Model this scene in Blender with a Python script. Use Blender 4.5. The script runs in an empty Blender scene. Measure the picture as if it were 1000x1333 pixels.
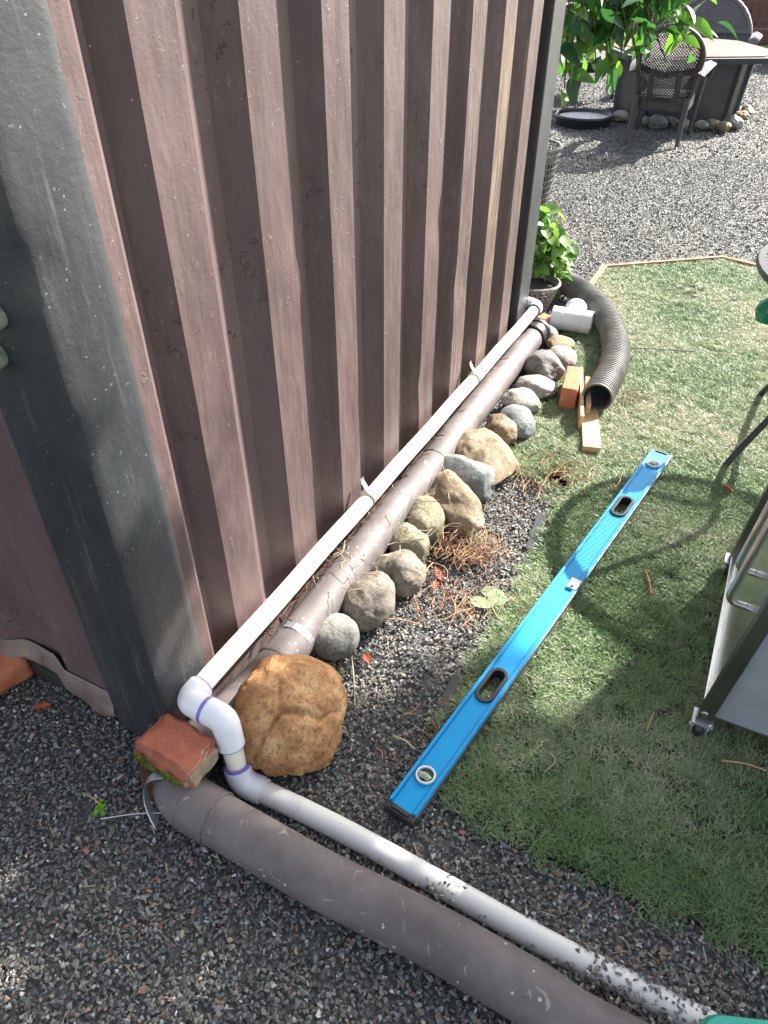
import bpy, bmesh, math, random
import numpy as np
from mathutils import Vector, Matrix, Euler, noise
R = math.radians
random.seed(7); rng = np.random.default_rng(7)
scene = bpy.context.scene
C = scene.collection

# ------------------------------------------------------------------ camera, sky, sun, exposure
CAM_H = 1.62; PITCH = math.atan2(950, 1183.5); FPX = 950.0
cam_data = bpy.data.cameras.new('camera'); cam = bpy.data.objects.new('camera', cam_data); C.objects.link(cam)
cam.location = (0, 0, CAM_H); cam.rotation_euler = (math.pi/2 - PITCH, 0, 0)
cam_data.sensor_fit = 'VERTICAL'; cam_data.sensor_height = 24; cam_data.lens = 24*FPX/1333
cam_data.clip_start = 0.05; cam_data.clip_end = 400
scene.camera = cam
SUN_AZ, SUN_EL = 49.5, 35.0
world = bpy.data.worlds.new('World'); scene.world = world; world.use_nodes = True
wn = world.node_tree.nodes; wl = world.node_tree.links
sky = wn.new('ShaderNodeTexSky'); sky.sky_type = 'NISHITA'; sky.sun_disc = False
sky.sun_elevation = R(SUN_EL); sky.sun_rotation = R(SUN_AZ); sky.air_density = 1.0; sky.dust_density = 2.5; sky.ozone_density = 1.0
hsv = wn.new('ShaderNodeHueSaturation'); hsv.inputs['Saturation'].default_value = .48; wl.new(sky.outputs[0], hsv.inputs['Color']); wl.new(hsv.outputs[0], wn['Background'].inputs[0]); wn['Background'].inputs[1].default_value = 0.092
sun_data = bpy.data.lights.new('sun', 'SUN'); sun_data.energy = 5.0; sun_data.angle = R(0.53); sun_data.color = (1, .95, .87)
sun = bpy.data.objects.new('sun', sun_data); C.objects.link(sun)
sdir = Vector((math.sin(R(SUN_AZ))*math.cos(R(SUN_EL)), math.cos(R(SUN_AZ))*math.cos(R(SUN_EL)), math.sin(R(SUN_EL))))
sun.rotation_euler = sdir.to_track_quat('Z', 'Y').to_euler(); sun.location = sdir*30
scene.view_settings.view_transform = 'Standard'; scene.view_settings.look = 'None'
scene.view_settings.gamma = 1; scene.view_settings.use_curve_mapping = False
scene.view_settings.exposure = 1.98

# ------------------------------------------------------------------ helpers
def at(u, v, z=0.0):
    """photo pixel -> the point of the plane at height z that shows there"""
    x = (u-500)/FPX; y = (v-666.5)/FPX
    d = Vector((x, math.cos(PITCH)-y*math.sin(PITCH), -math.sin(PITCH)-y*math.cos(PITCH)))
    t = (z-CAM_H)/d.z
    return Vector((d.x*t, d.y*t, z))
def depth(p): return p.y*math.cos(PITCH)-(p.z-CAM_H)*math.sin(PITCH)
WAZ = R(27.33); WD = Vector((math.sin(WAZ), math.cos(WAZ), 0)); WN = Vector((math.cos(WAZ), -math.sin(WAZ), 0)); WA = Vector((-.514, 1.036, 0))
def wl3(s, n, z): return WA + WD*s + WN*n + Vector((0, 0, z))

def setp(o, label=None, cat=None, group=None, kind=None):
    if label: o['label'] = label
    if cat: o['category'] = cat
    if group: o['group'] = group
    if kind: o['kind'] = kind
    return o
def empty(name, loc, rz=0, label=None, cat=None, group=None):
    o = bpy.data.objects.new(name, None); C.objects.link(o); o.location = loc; o.rotation_euler = (0, 0, rz); o.empty_display_size = .1
    return setp(o, label, cat, group)
def link(name, me, mats, parent=None, smooth=False):
    if not isinstance(mats, (list, tuple)): mats = [mats]
    for m in mats: me.materials.append(m)
    if smooth: me.polygons.foreach_set('use_smooth', [True]*len(me.polygons))
    o = bpy.data.objects.new(name, me); C.objects.link(o)
    if parent: o.parent = parent
    return o
def share(name, me, parent=None, loc=(0,0,0), rot=(0,0,0), scl=(1,1,1)):
    o = bpy.data.objects.new(name, me); C.objects.link(o); o.parent = parent
    o.location = loc; o.rotation_euler = rot; o.scale = scl
    return o
class MB:
    def __init__(s): s.v = []; s.f = []; s.mi = []
    def add(s, vs, fs, mi=0):
        b = len(s.v); s.v += [tuple(v) for v in vs]; s.f += [tuple(b+i for i in f) for f in fs]; s.mi += [mi]*len(fs)
    def box(s, c, size, rot=None, mi=0):
        hx, hy, hz = size[0]/2, size[1]/2, size[2]/2
        vs = [Vector((x, y, z)) for z in (-hz, hz) for x, y in ((-hx,-hy),(hx,-hy),(hx,hy),(-hx,hy))]
        if rot is not None: vs = [rot @ v for v in vs]
        c = Vector(c); s.add([v+c for v in vs], [(3,2,1,0),(4,5,6,7),(0,1,5,4),(1,2,6,5),(2,3,7,6),(3,0,4,7)], mi)
    def beam(s, a, b, w, h, mi=0):
        a = Vector(a); b = Vector(b); d = b-a
        q = d.to_track_quat('X', 'Z').to_matrix()
        s.box((a+b)/2, (d.length, w, h), q, mi)
    def tube(s, pts, r, seg=12, cap=True, mi=0):
        pts = [Vector(p) for p in pts]; n = len(pts)
        rr = r if isinstance(r, (list, tuple)) else [r]*n
        t0 = (pts[1]-pts[0]).normalized()
        up = Vector((0,0,1)) if abs(t0.z) < .9 else Vector((1,0,0))
        x = t0.cross(up).normalized(); y = t0.cross(x).normalized()
        vs = []; pt = t0
        for i, p in enumerate(pts):
            t = (pts[min(i+1,n-1)]-pts[max(i-1,0)]).normalized()
            q = pt.rotation_difference(t); x = q @ x; y = q @ y; pt = t
            for k in range(seg):
                a = 2*math.pi*k/seg; vs.append(p + x*(rr[i]*math.cos(a)) + y*(rr[i]*math.sin(a)))
        fs = [(i*seg+k, i*seg+(k+1)%seg, (i+1)*seg+(k+1)%seg, (i+1)*seg+k) for i in range(n-1) for k in range(seg)]
        if cap: fs += [tuple(range(seg-1,-1,-1)), tuple((n-1)*seg+k for k in range(seg))]
        s.add(vs, fs, mi)
    def lathe(s, prof, c=(0,0,0), seg=24, mi=0, M=None):
        n = len(prof); vs = []
        for r, z in prof:
            for k in range(seg):
                a = 2*math.pi*k/seg; v = Vector((r*math.cos(a), r*math.sin(a), z))
                vs.append((M @ v if M is not None else v) + Vector(c))
        s.add(vs, [(i*seg+k, i*seg+(k+1)%seg, (i+1)*seg+(k+1)%seg, (i+1)*seg+k) for i in range(n-1) for k in range(seg)], mi)
    def mesh(s, name):
        me = bpy.data.meshes.new(name); me.from_pydata(s.v, [], s.f); me.update()
        if any(s.mi): me.polygons.foreach_set('material_index', s.mi)
        bm = bmesh.new(); bm.from_mesh(me); bmesh.ops.recalc_face_normals(bm, faces=bm.faces); bm.to_mesh(me); bm.free()
        return me
    def build(s, name, mats, parent=None, smooth=False, bevel=0, seg=2):
        me = s.mesh(name)
        if bevel:
            bm = bmesh.new(); bm.from_mesh(me)
            es = [e for e in bm.edges if len(e.link_faces) == 2 and e.calc_face_angle() > .6]
            bmesh.ops.bevel(bm, geom=es, offset=bevel, segments=seg, affect='EDGES', profile=.6, clamp_overlap=True)
            bm.to_mesh(me); bm.free()
        o = link(name, me, mats, parent, smooth)
        if smooth and hasattr(me, 'set_sharp_from_angle'): me.set_sharp_from_angle(angle=R(42))
        return o
def spline(pts, n=8):
    pts = [Vector(p) for p in pts]; out = []
    P = [pts[0]*2-pts[1]] + pts + [pts[-1]*2-pts[-2]]
    for i in range(1, len(P)-2):
        for k in range(n):
            t = k/n; a, b, c, d = P[i-1], P[i], P[i+1], P[i+2]
            out.append(.5*((2*b)+(c-a)*t+(2*a-5*b+4*c-d)*t*t+(3*b-a-3*c+d)*t**3))
    out.append(pts[-1]); return out
def arc3(a, b, c, r, n=6):
    """rounded corner at b"""
    a, b, c = Vector(a), Vector(b), Vector(c); p = b+(a-b).normalized()*r; q = b+(c-b).normalized()*r
    return [p.lerp(b, t).lerp(b.lerp(q, t), t) for t in [i/n for i in range(n+1)]]

# ------------------------------------------------------------------ materials
def ramp(nt, stops, inp):
    r = nt.nodes.new('ShaderNodeValToRGB'); el = r.color_ramp.elements
    while len(el) > 1: el.remove(el[-1])
    el[0].position = stops[0][0]; el[0].color = (*stops[0][1], 1)
    for p, c in stops[1:]:
        e = el.new(p); e.color = (*c, 1)
    nt.links.new(inp, r.inputs[0]); return r.outputs[0]
def nz(nt, vec, scale, detail=4, rough=.55, sc=None):
    if sc:
        m = nt.nodes.new('ShaderNodeMapping'); m.inputs['Scale'].default_value = sc; nt.links.new(vec, m.inputs[0]); vec = m.outputs[0]
    n = nt.nodes.new('ShaderNodeTexNoise'); n.inputs['Scale'].default_value = scale; n.inputs['Detail'].default_value = detail; n.inputs['Roughness'].default_value = rough
    nt.links.new(vec, n.inputs['Vector']); return n.outputs['Fac']
def mathn(nt, op, a, b=None, c=None, clamp=False):
    n = nt.nodes.new('ShaderNodeMath'); n.operation = op; n.use_clamp = clamp
    for i, x in enumerate((a, b, c)):
        if x is None: continue
        if isinstance(x, (int, float)): n.inputs[i].default_value = x
        else: nt.links.new(x, n.inputs[i])
    return n.outputs[0]
def mixc(nt, f, a, b):
    n = nt.nodes.new('ShaderNodeMix'); n.data_type = 'RGBA'
    for sk, x in ((n.inputs[0], f), (n.inputs[6], a), (n.inputs[7], b)):
        if isinstance(x, (int, float)): sk.default_value = x
        elif isinstance(x, tuple): sk.default_value = (*x, 1)
        else: nt.links.new(x, sk)
    return n.outputs[2]
def smooth_mask(nt, v, lo, hi):
    n = nt.nodes.new('ShaderNodeMapRange'); n.interpolation_type = 'SMOOTHSTEP'
    nt.links.new(v, n.inputs[0]); n.inputs[1].default_value = lo; n.inputs[2].default_value = hi
    return n.outputs[0]
def base(name):
    m = bpy.data.materials.new(name); m.use_nodes = True; nt = m.node_tree
    b = nt.nodes['Principled BSDF']; tc = nt.nodes.new('ShaderNodeTexCoord')
    return m, nt, b, tc.outputs['Object']
def bump(nt, b, h, dist=.002, strength=1.0, prev=None):
    n = nt.nodes.new('ShaderNodeBump'); n.inputs['Distance'].default_value = dist; n.inputs['Strength'].default_value = strength
    nt.links.new(h, n.inputs['Height'])
    if prev is not None: nt.links.new(prev, n.inputs['Normal'])
    nt.links.new(n.outputs[0], b.inputs['Normal']); return n.outputs[0]
def noisy(name, stops, scale=8, rough=.6, metal=0, detail=5, bscale=60, bdist=.001, sc=None, specks=None, rvar=0, coat=0):
    m, nt, b, vec = base(name)
    f = nz(nt, vec, scale, detail, .6, sc); col = ramp(nt, stops, f)
    if specks:
        for (sscale, thr, c) in specks:
            g = nz(nt, vec, sscale, 2, .5); col = mixc(nt, smooth_mask(nt, g, thr, thr+.04), col, c)
    nt.links.new(col, b.inputs['Base Color']); b.inputs['Roughness'].default_value = rough; b.inputs['Metallic'].default_value = metal
    if rvar:
        nt.links.new(mathn(nt, 'MULTIPLY_ADD', nz(nt, vec, scale*2.3, 4), rvar*2, rough-rvar), b.inputs['Roughness'])
    if coat: b.inputs['Specular IOR Level'].default_value = coat
    if bdist: bump(nt, b, nz(nt, vec, bscale, 5, .6, sc), bdist)
    return m
def plain(name, col, rough=.5, metal=0, **k):
    d = tuple(c*.82 for c in col); return noisy(name, [(.3, d), (.7, col)], 14, rough, metal, bscale=k.get('bscale', 90), bdist=k.get('bdist', .0004), rvar=k.get('rvar', .06))

M = {}
# painted steel of the container: paint over dents, chips, worn streaks, a bare tan ridge
def wall_mat():
    m, nt, b, vec = base('brown_container_paint')
    sx = nt.nodes.new('ShaderNodeSeparateXYZ'); nt.links.new(vec, sx.inputs[0]); X, Z = sx.outputs[0], sx.outputs[2]
    col = ramp(nt, [(.38, (.078, .050, .050)), (.5, (.104, .067, .066)), (.62, (.126, .086, .083))], nz(nt, vec, 2.2, 8, .65, (1.5, 1, .45)))
    # vertical grime streaks
    st = nz(nt, vec, 9, 6, .7, (2.2, 1, .12)); col = mixc(nt, mathn(nt, 'MULTIPLY', smooth_mask(nt, st, .50, .64), .5), col, (.055, .036, .033))
    # bare tan ridge (worn) around s = 1.95..2.08 and partly on its neighbours
    def band(a, w): return mathn(nt, 'SUBTRACT', 1.0, smooth_mask(nt, mathn(nt, 'ABSOLUTE', mathn(nt, 'SUBTRACT', X, a)), w*.8, w), clamp=True)
    grain = nz(nt, vec, 20, 8, .75, (3, 1, .15))
    patch = smooth_mask(nt, nz(nt, vec, 3.2, 4, .6, (.4, 1, 1)), .40, .56)
    tan = mathn(nt, 'MULTIPLY', mathn(nt, 'MULTIPLY', band(2.012, .064), smooth_mask(nt, grain, .42, .54)), mathn(nt, 'MULTIPLY_ADD', patch, .75, .25))
    col = mixc(nt, tan, col, ramp(nt, [(.35, (.13, .085, .055)), (.5, (.20, .145, .095)), (.65, (.28, .215, .155))], grain))
    tan2 = mathn(nt, 'MULTIPLY', mathn(nt, 'ADD', band(1.73, .075), band(2.28, .075), clamp=True), smooth_mask(nt, grain, .48, .62))
    col = mixc(nt, mathn(nt, 'MULTIPLY', tan2, .6), col, (.26, .21, .17))
    # chipped patches
    ch = nz(nt, vec, 13, 8, .78); reg = smooth_mask(nt, nz(nt, vec, 2.6, 3, .5), .44, .56)
    chip = mathn(nt, 'MULTIPLY', smooth_mask(nt, ch, .63, .66), reg)
    dust = mathn(nt, 'MULTIPLY', smooth_mask(nt, mathn(nt, 'ADD', mathn(nt, 'MULTIPLY', Z, -1), mathn(nt, 'MULTIPLY', nz(nt, vec, 7, 5, .7), .5)), .0, .22), .35)
    col = mixc(nt, dust, col, (.20, .165, .145))
    col = mixc(nt, mathn(nt, 'MULTIPLY', chip, .55), col, (.32, .26, .21))
    dk = mathn(nt, 'MULTIPLY', smooth_mask(nt, nz(nt, vec, 34, 6, .75), .68, .80), .3); col = mixc(nt, dk, col, (.05, .03, .028))
    # pale specks of dust and overspray
    vo = nt.nodes.new('ShaderNodeTexVoronoi'); vo.inputs['Scale'].default_value = 34; nt.links.new(vec, vo.inputs['Vector'])
    col = mixc(nt, mathn(nt, 'MULTIPLY', mathn(nt, 'LESS_THAN', vo.outputs['Distance'], .055), .55), col, (.46, .38, .34))
    # thin scratches
    sc_ = nz(nt, vec, 6, 3, .5, (9, 1, .9)); sc2 = mathn(nt, 'COMPARE', sc_, .5, .003)
    col = mixc(nt, mathn(nt, 'MULTIPLY', mathn(nt, 'MULTIPLY', sc2, reg), .2), col, (.42, .35, .3))
    nt.links.new(col, b.inputs['Base Color'])
    nt.links.new(mathn(nt, 'MULTIPLY_ADD', nz(nt, vec, 5, 5), .35, .36), b.inputs['Roughness'])
    n1 = bump(nt, b, nz(nt, vec, 5.5, 3, .5, (1.6, 1, .6)), .022, .5)
    n2 = bump(nt, b, nz(nt, vec, 130, 4, .6), .0009, .8, n1)
    n3 = bump(nt, b, mathn(nt, 'ADD', chip, mathn(nt, 'MULTIPLY', smooth_mask(nt, grain, .35, .7), mathn(nt, 'MULTIPLY', mathn(nt, 'ADD', tan, tan2), 1))), .0016, .8, n2)
    bump(nt, b, mathn(nt, 'MULTIPLY', smooth_mask(nt, nz(nt, vec, 26, 6, .7), .6, .66), reg), .0022, 1, n3)
    return m
M['wall'] = wall_mat()
def post_mat():
    m, nt, b, vec = base('black_post_paint')
    col = ramp(nt, [(.3, (.024, .026, .030)), (.5, (.036, .039, .043)), (.75, (.065, .068, .072))], nz(nt, vec, 5, 8, .7, (1, 1, .35)))
    st = nz(nt, vec, 22, 6, .75, (1.8, 1.8, .1)); col = mixc(nt, mathn(nt, 'MULTIPLY', smooth_mask(nt, st, .55, .75), .5), col, (.16, .165, .165))
    g = nz(nt, vec, 60, 4, .7); col = mixc(nt, mathn(nt, 'MULTIPLY', smooth_mask(nt, g, .66, .72), .6), col, (.22, .22, .22))
    vo = nt.nodes.new('ShaderNodeTexVoronoi'); vo.inputs['Scale'].default_value = 40; nt.links.new(vec, vo.inputs['Vector'])
    col = mixc(nt, mathn(nt, 'MULTIPLY', mathn(nt, 'LESS_THAN', vo.outputs['Distance'], .07), .6), col, (.3, .3, .3))
    nt.links.new(col, b.inputs['Base Color'])
    nt.links.new(mathn(nt, 'MULTIPLY_ADD', nz(nt, vec, 6, 6, .7), .4, .22), b.inputs['Roughness'])
    n1 = bump(nt, b, nz(nt, vec, 7, 3, .5), .006, .5)
    bump(nt, b, nz(nt, vec, 90, 5, .65), .0012, .9, n1)
    return m
M['post'] = post_mat()
M['rust_lip'] = noisy('scuffed_rusty_steel', [(.3, (.10, .065, .05)), (.45, (.19, .14, .125)), (.58, (.22, .175, .155)), (.7, (.32, .24, .12))], 9, .55, 0, bscale=40, bdist=.003)
M['under'] = plain('dark_underframe', (.03, .028, .026), .8)
def pvc(name, c, dirt, thr=.6, rough=.33, dscale=5):
    m, nt, b, vec = base(name)
    col = ramp(nt, [(.3, tuple(x*.92 for x in c)), (.7, c)], nz(nt, vec, 6, 4))
    col = mixc(nt, mathn(nt, 'MULTIPLY', smooth_mask(nt, nz(nt, vec, dscale, 9, .75), thr, thr+.12), .75), col, dirt)
    col = mixc(nt, mathn(nt, 'MULTIPLY', smooth_mask(nt, nz(nt, vec, 150, 2, .5), .73, .76), .8), col, tuple(x*.6 for x in dirt))
    nt.links.new(col, b.inputs['Base Color']); nt.links.new(mathn(nt, 'MULTIPLY_ADD', nz(nt, vec, 12, 4), .3, rough-.1), b.inputs['Roughness'])
    bump(nt, b, nz(nt, vec, 40, 4), .0006, .6); return m
M['pvc_cream'] = pvc('aged_cream_pvc', (.84, .79, .66), (.40, .36, .28), .62)
M['pvc_white'] = pvc('white_pvc_fitting', (.78, .79, .82), (.5, .48, .42), .68, .25)
M['pvc_dirty'] = pvc('muddy_white_pvc', (.74, .73, .69), (.22, .18, .14), .60, .4, 7)
M['pvc_tee'] = pvc('dusty_white_pvc_tee', (.66, .67, .66), (.2, .19, .16), .58, .45, 9)
M['primer'] = plain('purple_pipe_primer', (.22, .17, .55), .3)
M['ink'] = plain('black_pipe_print', (.08, .08, .08), .6)
def brownpipe(name='brown_painted_pipe', marks=()):
    m, nt, b, vec = base(name)
    col = ramp(nt, [(.36, (.092, .078, .077)), (.5, (.120, .102, .100)), (.64, (.150, .130, .126))], nz(nt, vec, 7, 7, .65))
    a = nz(nt, vec, 11, 9, .8); col = mixc(nt, mathn(nt, 'MULTIPLY', smooth_mask(nt, a, .60, .66), .55), col, (.34, .31, .29))
    sc_ = mathn(nt, 'COMPARE', nz(nt, vec, 30, 1, .5, (1, .35, 1)), .5, .012); msk = smooth_mask(nt, nz(nt, vec, 5, 3), .42, .52)
    col = mixc(nt, mathn(nt, 'MULTIPLY', mathn(nt, 'MULTIPLY', sc_, smooth_mask(nt, nz(nt, vec, 19, 4), .55, .62)), .5), col, (.4, .37, .35))
    vo = nt.nodes.new('ShaderNodeTexVoronoi'); vo.inputs['Scale'].default_value = 26; nt.links.new(vec, vo.inputs['Vector'])
    col = mixc(nt, mathn(nt, 'MULTIPLY', mathn(nt, 'LESS_THAN', vo.outputs['Distance'], .085), .75), col, (.55, .53, .5))
    for (px_, py_, rad_) in marks:
        vm = nt.nodes.new('ShaderNodeVectorMath'); vm.operation = 'DISTANCE'; nt.links.new(vec, vm.inputs[0]); vm.inputs[1].default_value = (px_, py_, .1)
        mk = mathn(nt, 'MULTIPLY', mathn(nt, 'SUBTRACT', 1.0, smooth_mask(nt, vm.outputs['Value'], rad_*.7, rad_)), smooth_mask(nt, nz(nt, vec, 90, 5, .7), .49, .55)); col = mixc(nt, mathn(nt, 'MULTIPLY', mk, .85), col, (.60, .58, .56))
    dk = smooth_mask(nt, nz(nt, vec, 17, 3), .68, .72); col = mixc(nt, mathn(nt, 'MULTIPLY', dk, .6), col, (.05, .04, .035))
    nt.links.new(col, b.inputs['Base Color']); nt.links.new(mathn(nt, 'MULTIPLY_ADD', nz(nt, vec, 9, 5), .4, .45), b.inputs['Roughness'])
    n1 = bump(nt, b, nz(nt, vec, 9, 3), .005, .4); bump(nt, b, nz(nt, vec, 120, 4), .0006, .8, n1); return m
M['brownpipe'] = brownpipe()
M['rubber'] = plain('black_rubber', (.025, .025, .028), .38)
M['strap_metal'] = plain('galvanised_strap', (.55, .57, .60), .32, .7)
def rockmat(name, c1, c2, c3=None, crack=.35, scale=9, bd=.006):
    m, nt, b, vec = base(name)
    oi = nt.nodes.new('ShaderNodeObjectInfo'); add = nt.nodes.new('ShaderNodeVectorMath'); add.operation = 'ADD'
    nt.links.new(vec, add.inputs[0]); nt.links.new(oi.outputs['Location'], add.inputs[1]); vec = add.outputs[0]
    st = [(.36, tuple(x*.7 for x in c1)), (.45, c1), (.53, c2)] + ([(.64, c3)] if c3 else [])
    col = ramp(nt, st, nz(nt, vec, scale, 8, .7))
    big = nz(nt, vec, scale*.35, 3, .5); col = mixc(nt, mathn(nt, 'MULTIPLY', smooth_mask(nt, big, .48, .58), .35), col, tuple(x*.55 for x in c2))
    g = nz(nt, vec, 100, 3, .7); col = mixc(nt, mathn(nt, 'MULTIPLY', smooth_mask(nt, g, .50, .62), .6), col, tuple(x*.4 for x in c1))
    g2 = nz(nt, vec, 170, 2, .6); col = mixc(nt, mathn(nt, 'MULTIPLY', smooth_mask(nt, g2, .62, .7), .4), col, tuple(min(1, x*1.7) for x in c2))
    cr = nz(nt, vec, scale*.55, 5, .6); crk = mathn(nt, 'COMPARE', cr, .5, .006)
    col = mixc(nt, mathn(nt, 'MULTIPLY', crk, crack), col, tuple(x*.35 for x in c1))
    nt.links.new(col, b.inputs['Base Color']); b.inputs['Roughness'].default_value = .75
    n1 = bump(nt, b, nz(nt, vec, scale*2.2, 8, .68), bd, 1); n2 = bump(nt, b, nz(nt, vec, 120, 4, .7), .0022, 1, n1)
    n = nt.nodes.new('ShaderNodeBump'); n.invert = True; n.inputs['Distance'].default_value = .004; n.inputs['Strength'].default_value = crack
    nt.links.new(crk, n.inputs['Height']); nt.links.new(n2, n.inputs['Normal']); nt.links.new(n.outputs[0], b.inputs['Normal'])
    return m
M['rk_grey'] = rockmat('grey_green_rock', (0.126, 0.126, 0.111), (0.185, 0.185, 0.163), (0.229, 0.229, 0.200), .1)
M['rk_tan'] = rockmat('tan_rock', (0.155, 0.133, 0.104), (0.229, 0.192, 0.148), (0.296, 0.252, 0.192), .4)
M['rk_olive'] = rockmat('olive_rock', (0.163, 0.148, 0.089), (0.244, 0.222, 0.141), (0.311, 0.274, 0.178), .5)
M['rk_blue'] = rockmat('blue_grey_rock', (0.133, 0.155, 0.148), (0.200, 0.222, 0.207), (0.274, 0.289, 0.266), .4)
M['rk_brown'] = rockmat('brown_rock', (0.126, 0.085, 0.041), (0.207, 0.148, 0.081), (0.296, 0.229, 0.141), .4, 12)
M['rk_sand'] = rockmat('sandstone', (0.178, 0.130, 0.074), (0.274, 0.211, 0.133), (0.340, 0.274, 0.185), .5, 8)
M['rk_pale'] = rockmat('pale_rock', (0.222, 0.215, 0.178), (0.318, 0.303, 0.259), (0.385, 0.370, 0.326), .3)
M['rk_orange'] = rockmat('orange_tan_rock', (0.222, 0.141, 0.067), (0.311, 0.215, 0.111), (0.355, 0.266, 0.163), .1)
M['boulder'] = rockmat('ochre_boulder_rock', (.36, .175, .070), (.46, .245, .098), (.56, .36, .17), .0, 14, .0045)
def brickmat(name, c1, c2, dark):
    m, nt, b, vec = base(name)
    col = ramp(nt, [(.3, c1), (.6, c2), (.8, tuple(min(1, x*1.25) for x in c2))], nz(nt, vec, 16, 8, .7))
    col = mixc(nt, mathn(nt, 'MULTIPLY', smooth_mask(nt, nz(nt, vec, 24, 8, .8), .55, .66), dark), col, (.10, .07, .05))
    col = mixc(nt, mathn(nt, 'MULTIPLY', smooth_mask(nt, nz(nt, vec, 190, 2), .66, .7), .6), col, (.5, .42, .35))
    nt.links.new(col, b.inputs['Base Color']); b.inputs['Roughness'].default_value = .85
    n1 = bump(nt, b, nz(nt, vec, 45, 7, .75), .004, 1); bump(nt, b, nz(nt, vec, 260, 3), .001, .8, n1); return m
M['brick'] = brickmat('weathered_red_brick', (.27, .065, .035), (.40, .125, .07), .6)
M['brick2'] = brickmat('orange_red_brick', (.42, .12, .055), (.56, .19, .09), .4)
M['mortar'] = noisy('old_mortar', [(.3, (.25, .19, .12)), (.7, (.42, .34, .24))], 30, .9, bscale=70, bdist=.003)
M['moss'] = noisy('green_moss', [(.3, (.09, .12, .015)), (.7, (.30, .32, .05))], 40, .9, bscale=200, bdist=.002)
M['wood'] = noisy('sawn_pine', [(.3, (.36, .22, .10)), (.5, (.52, .35, .18)), (.7, (.62, .45, .26))], 7, .7, sc=(12, 1.2, 12), bscale=10, bdist=.001)
M['edging'] = noisy('reddish_edging_timber', [(.3, (.30, .10, .05)), (.6, (.50, .22, .13)), (.8, (.55, .33, .22))], 9, .75, bscale=40, bdist=.002)
M['blue'] = noisy('blue_painted_aluminium', [(.3, (0, .28, .58)), (.7, (0, .34, .70))], 4, .5, 0, bscale=200, bdist=.0001, specks=[(210, .74, (.3, .45, .6))], rvar=.06, coat=.3)
M['blue_dark'] = noisy('blue_groove_paint', [(.3, (0, .10, .38)), (.7, (0, .12, .45))], 4, .35, 0, bdist=0)
M['level_side'] = plain('grey_level_edge', (.13, .13, .14), .35, .3)
M['vial_white'] = plain('white_vial_ring', (.7, .72, .66), .3)
M['vial_fluid'] = plain('pale_green_vial', (.33, .42, .24), .12)
M['black_plastic'] = plain('black_plastic', (.022, .022, .024), .35)
M['hose'] = noisy('dusty_black_corrugated_hose', [(.3, (0.090, 0.090, 0.084)), (.7, (0.203, 0.203, 0.188))], 12, .55, 0, bscale=80, bdist=.0006)
M['hose_in'] = plain('black_hose_interior', (.018, .019, .023), .5)
M['steel'] = noisy('brushed_stainless', [(.3, (.48, .48, .47)), (.7, (.62, .62, .60))], 3, .26, 1.0, sc=(1, 30, 1), bscale=8, bdist=.0003, rvar=.08)
M['steel_dark'] = noisy('tarnished_steel', [(.3, (.13, .13, .11)), (.7, (.24, .24, .21))], 5, .33, .9, bscale=30, bdist=.0005)
M['panel_grey'] = plain('blue_grey_steel_panel', (.36, .39, .43), .42, .25)
M['table_black'] = plain('black_powder_coat', (.03, .031, .035), .4)
M['table_top'] = noisy('grey_textured_tabletop', [(.35, (.06, .06, .06)), (.6, (.13, .13, .13))], 60, .35, sc=(1, .15, 1), bscale=90, bdist=.001)
M['green_glass'] = plain('green_glass', (.0, .22, .10), .1)
M['wicker'] = noisy('dark_brown_wicker', [(.3, (.028, .024, .024)), (.7, (.06, .052, .05))], 30, .45, bscale=170, bdist=.002)
M['wicker_grey'] = noisy('grey_wicker', [(.3, (.09, .085, .09)), (.7, (.17, .16, .165))], 60, .4, bscale=220, bdist=.003)
M['basket'] = noisy('weathered_grey_basket', [(.3, (.14, .135, .125)), (.7, (.30, .29, .27))], 30, .6, bscale=120, bdist=.002)
M['tile_top'] = noisy('terracotta_slate_tile', [(.35, (.075, .03, .02)), (.5, (.13, .065, .042)), (.65, (.16, .095, .07))], 3.5, .8, bscale=20, bdist=.002)
M['charcoal'] = noisy('charcoal_metal_body', [(.3, (.035, .038, .045)), (.7, (.06, .063, .07))], 5, .45, bdist=.0004)
M['leaf_light'] = None
def leafmat(name, cols, trans=.35):
    m, nt, b, vec = base(name)
    oi = nt.nodes.new('ShaderNodeObjectInfo'); col = ramp(nt, [(i/(len(cols)-1)*.9+.02, c) for i, c in enumerate(cols)], oi.outputs['Random'])
    g = nz(nt, vec, 60, 3); col = mixc(nt, mathn(nt, 'MULTIPLY', g, .25), col, tuple(x*.5 for x in cols[0]))
    nt.links.new(col, b.inputs['Base Color']); b.inputs['Roughness'].default_value = .34
    tr = nt.nodes.new('ShaderNodeBsdfTranslucent'); mx = nt.nodes.new('ShaderNodeMixShader'); mx.inputs[0].default_value = trans
    hs = nt.nodes.new('ShaderNodeHueSaturation'); hs.inputs['Saturation'].default_value = 1.15; hs.inputs['Value'].default_value = 2.0; nt.links.new(col, hs.inputs['Color']); nt.links.new(hs.outputs[0], tr.inputs[0])
    nt.links.new(b.outputs[0], mx.inputs[1]); nt.links.new(tr.outputs[0], mx.inputs[2])
    nt.links.new(mx.outputs[0], nt.nodes['Material Output'].inputs[0]); return m
M['leaf'] = leafmat('glossy_green_leaf', [(.022, .065, .022), (.04, .11, .03), (.08, .18, .04), (.14, .28, .05)])
M['leaf2'] = leafmat('bright_ivy_leaf', [(.06, .14, .04), (.12, .22, .05), (.24, .36, .10)], .3)
M['leaf_dry'] = leafmat('pale_fallen_leaf', [(.28, .36, .22), (.33, .40, .24)], .2)
M['stem'] = plain('brown_stem', (.10, .07, .04), .7)
M['twig'] = noisy('dry_orange_twig', [(.3, (.28, .14, .07)), (.55, (.46, .27, .15)), (.75, (.54, .40, .26))], 6, .8, bdist=0)
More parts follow.
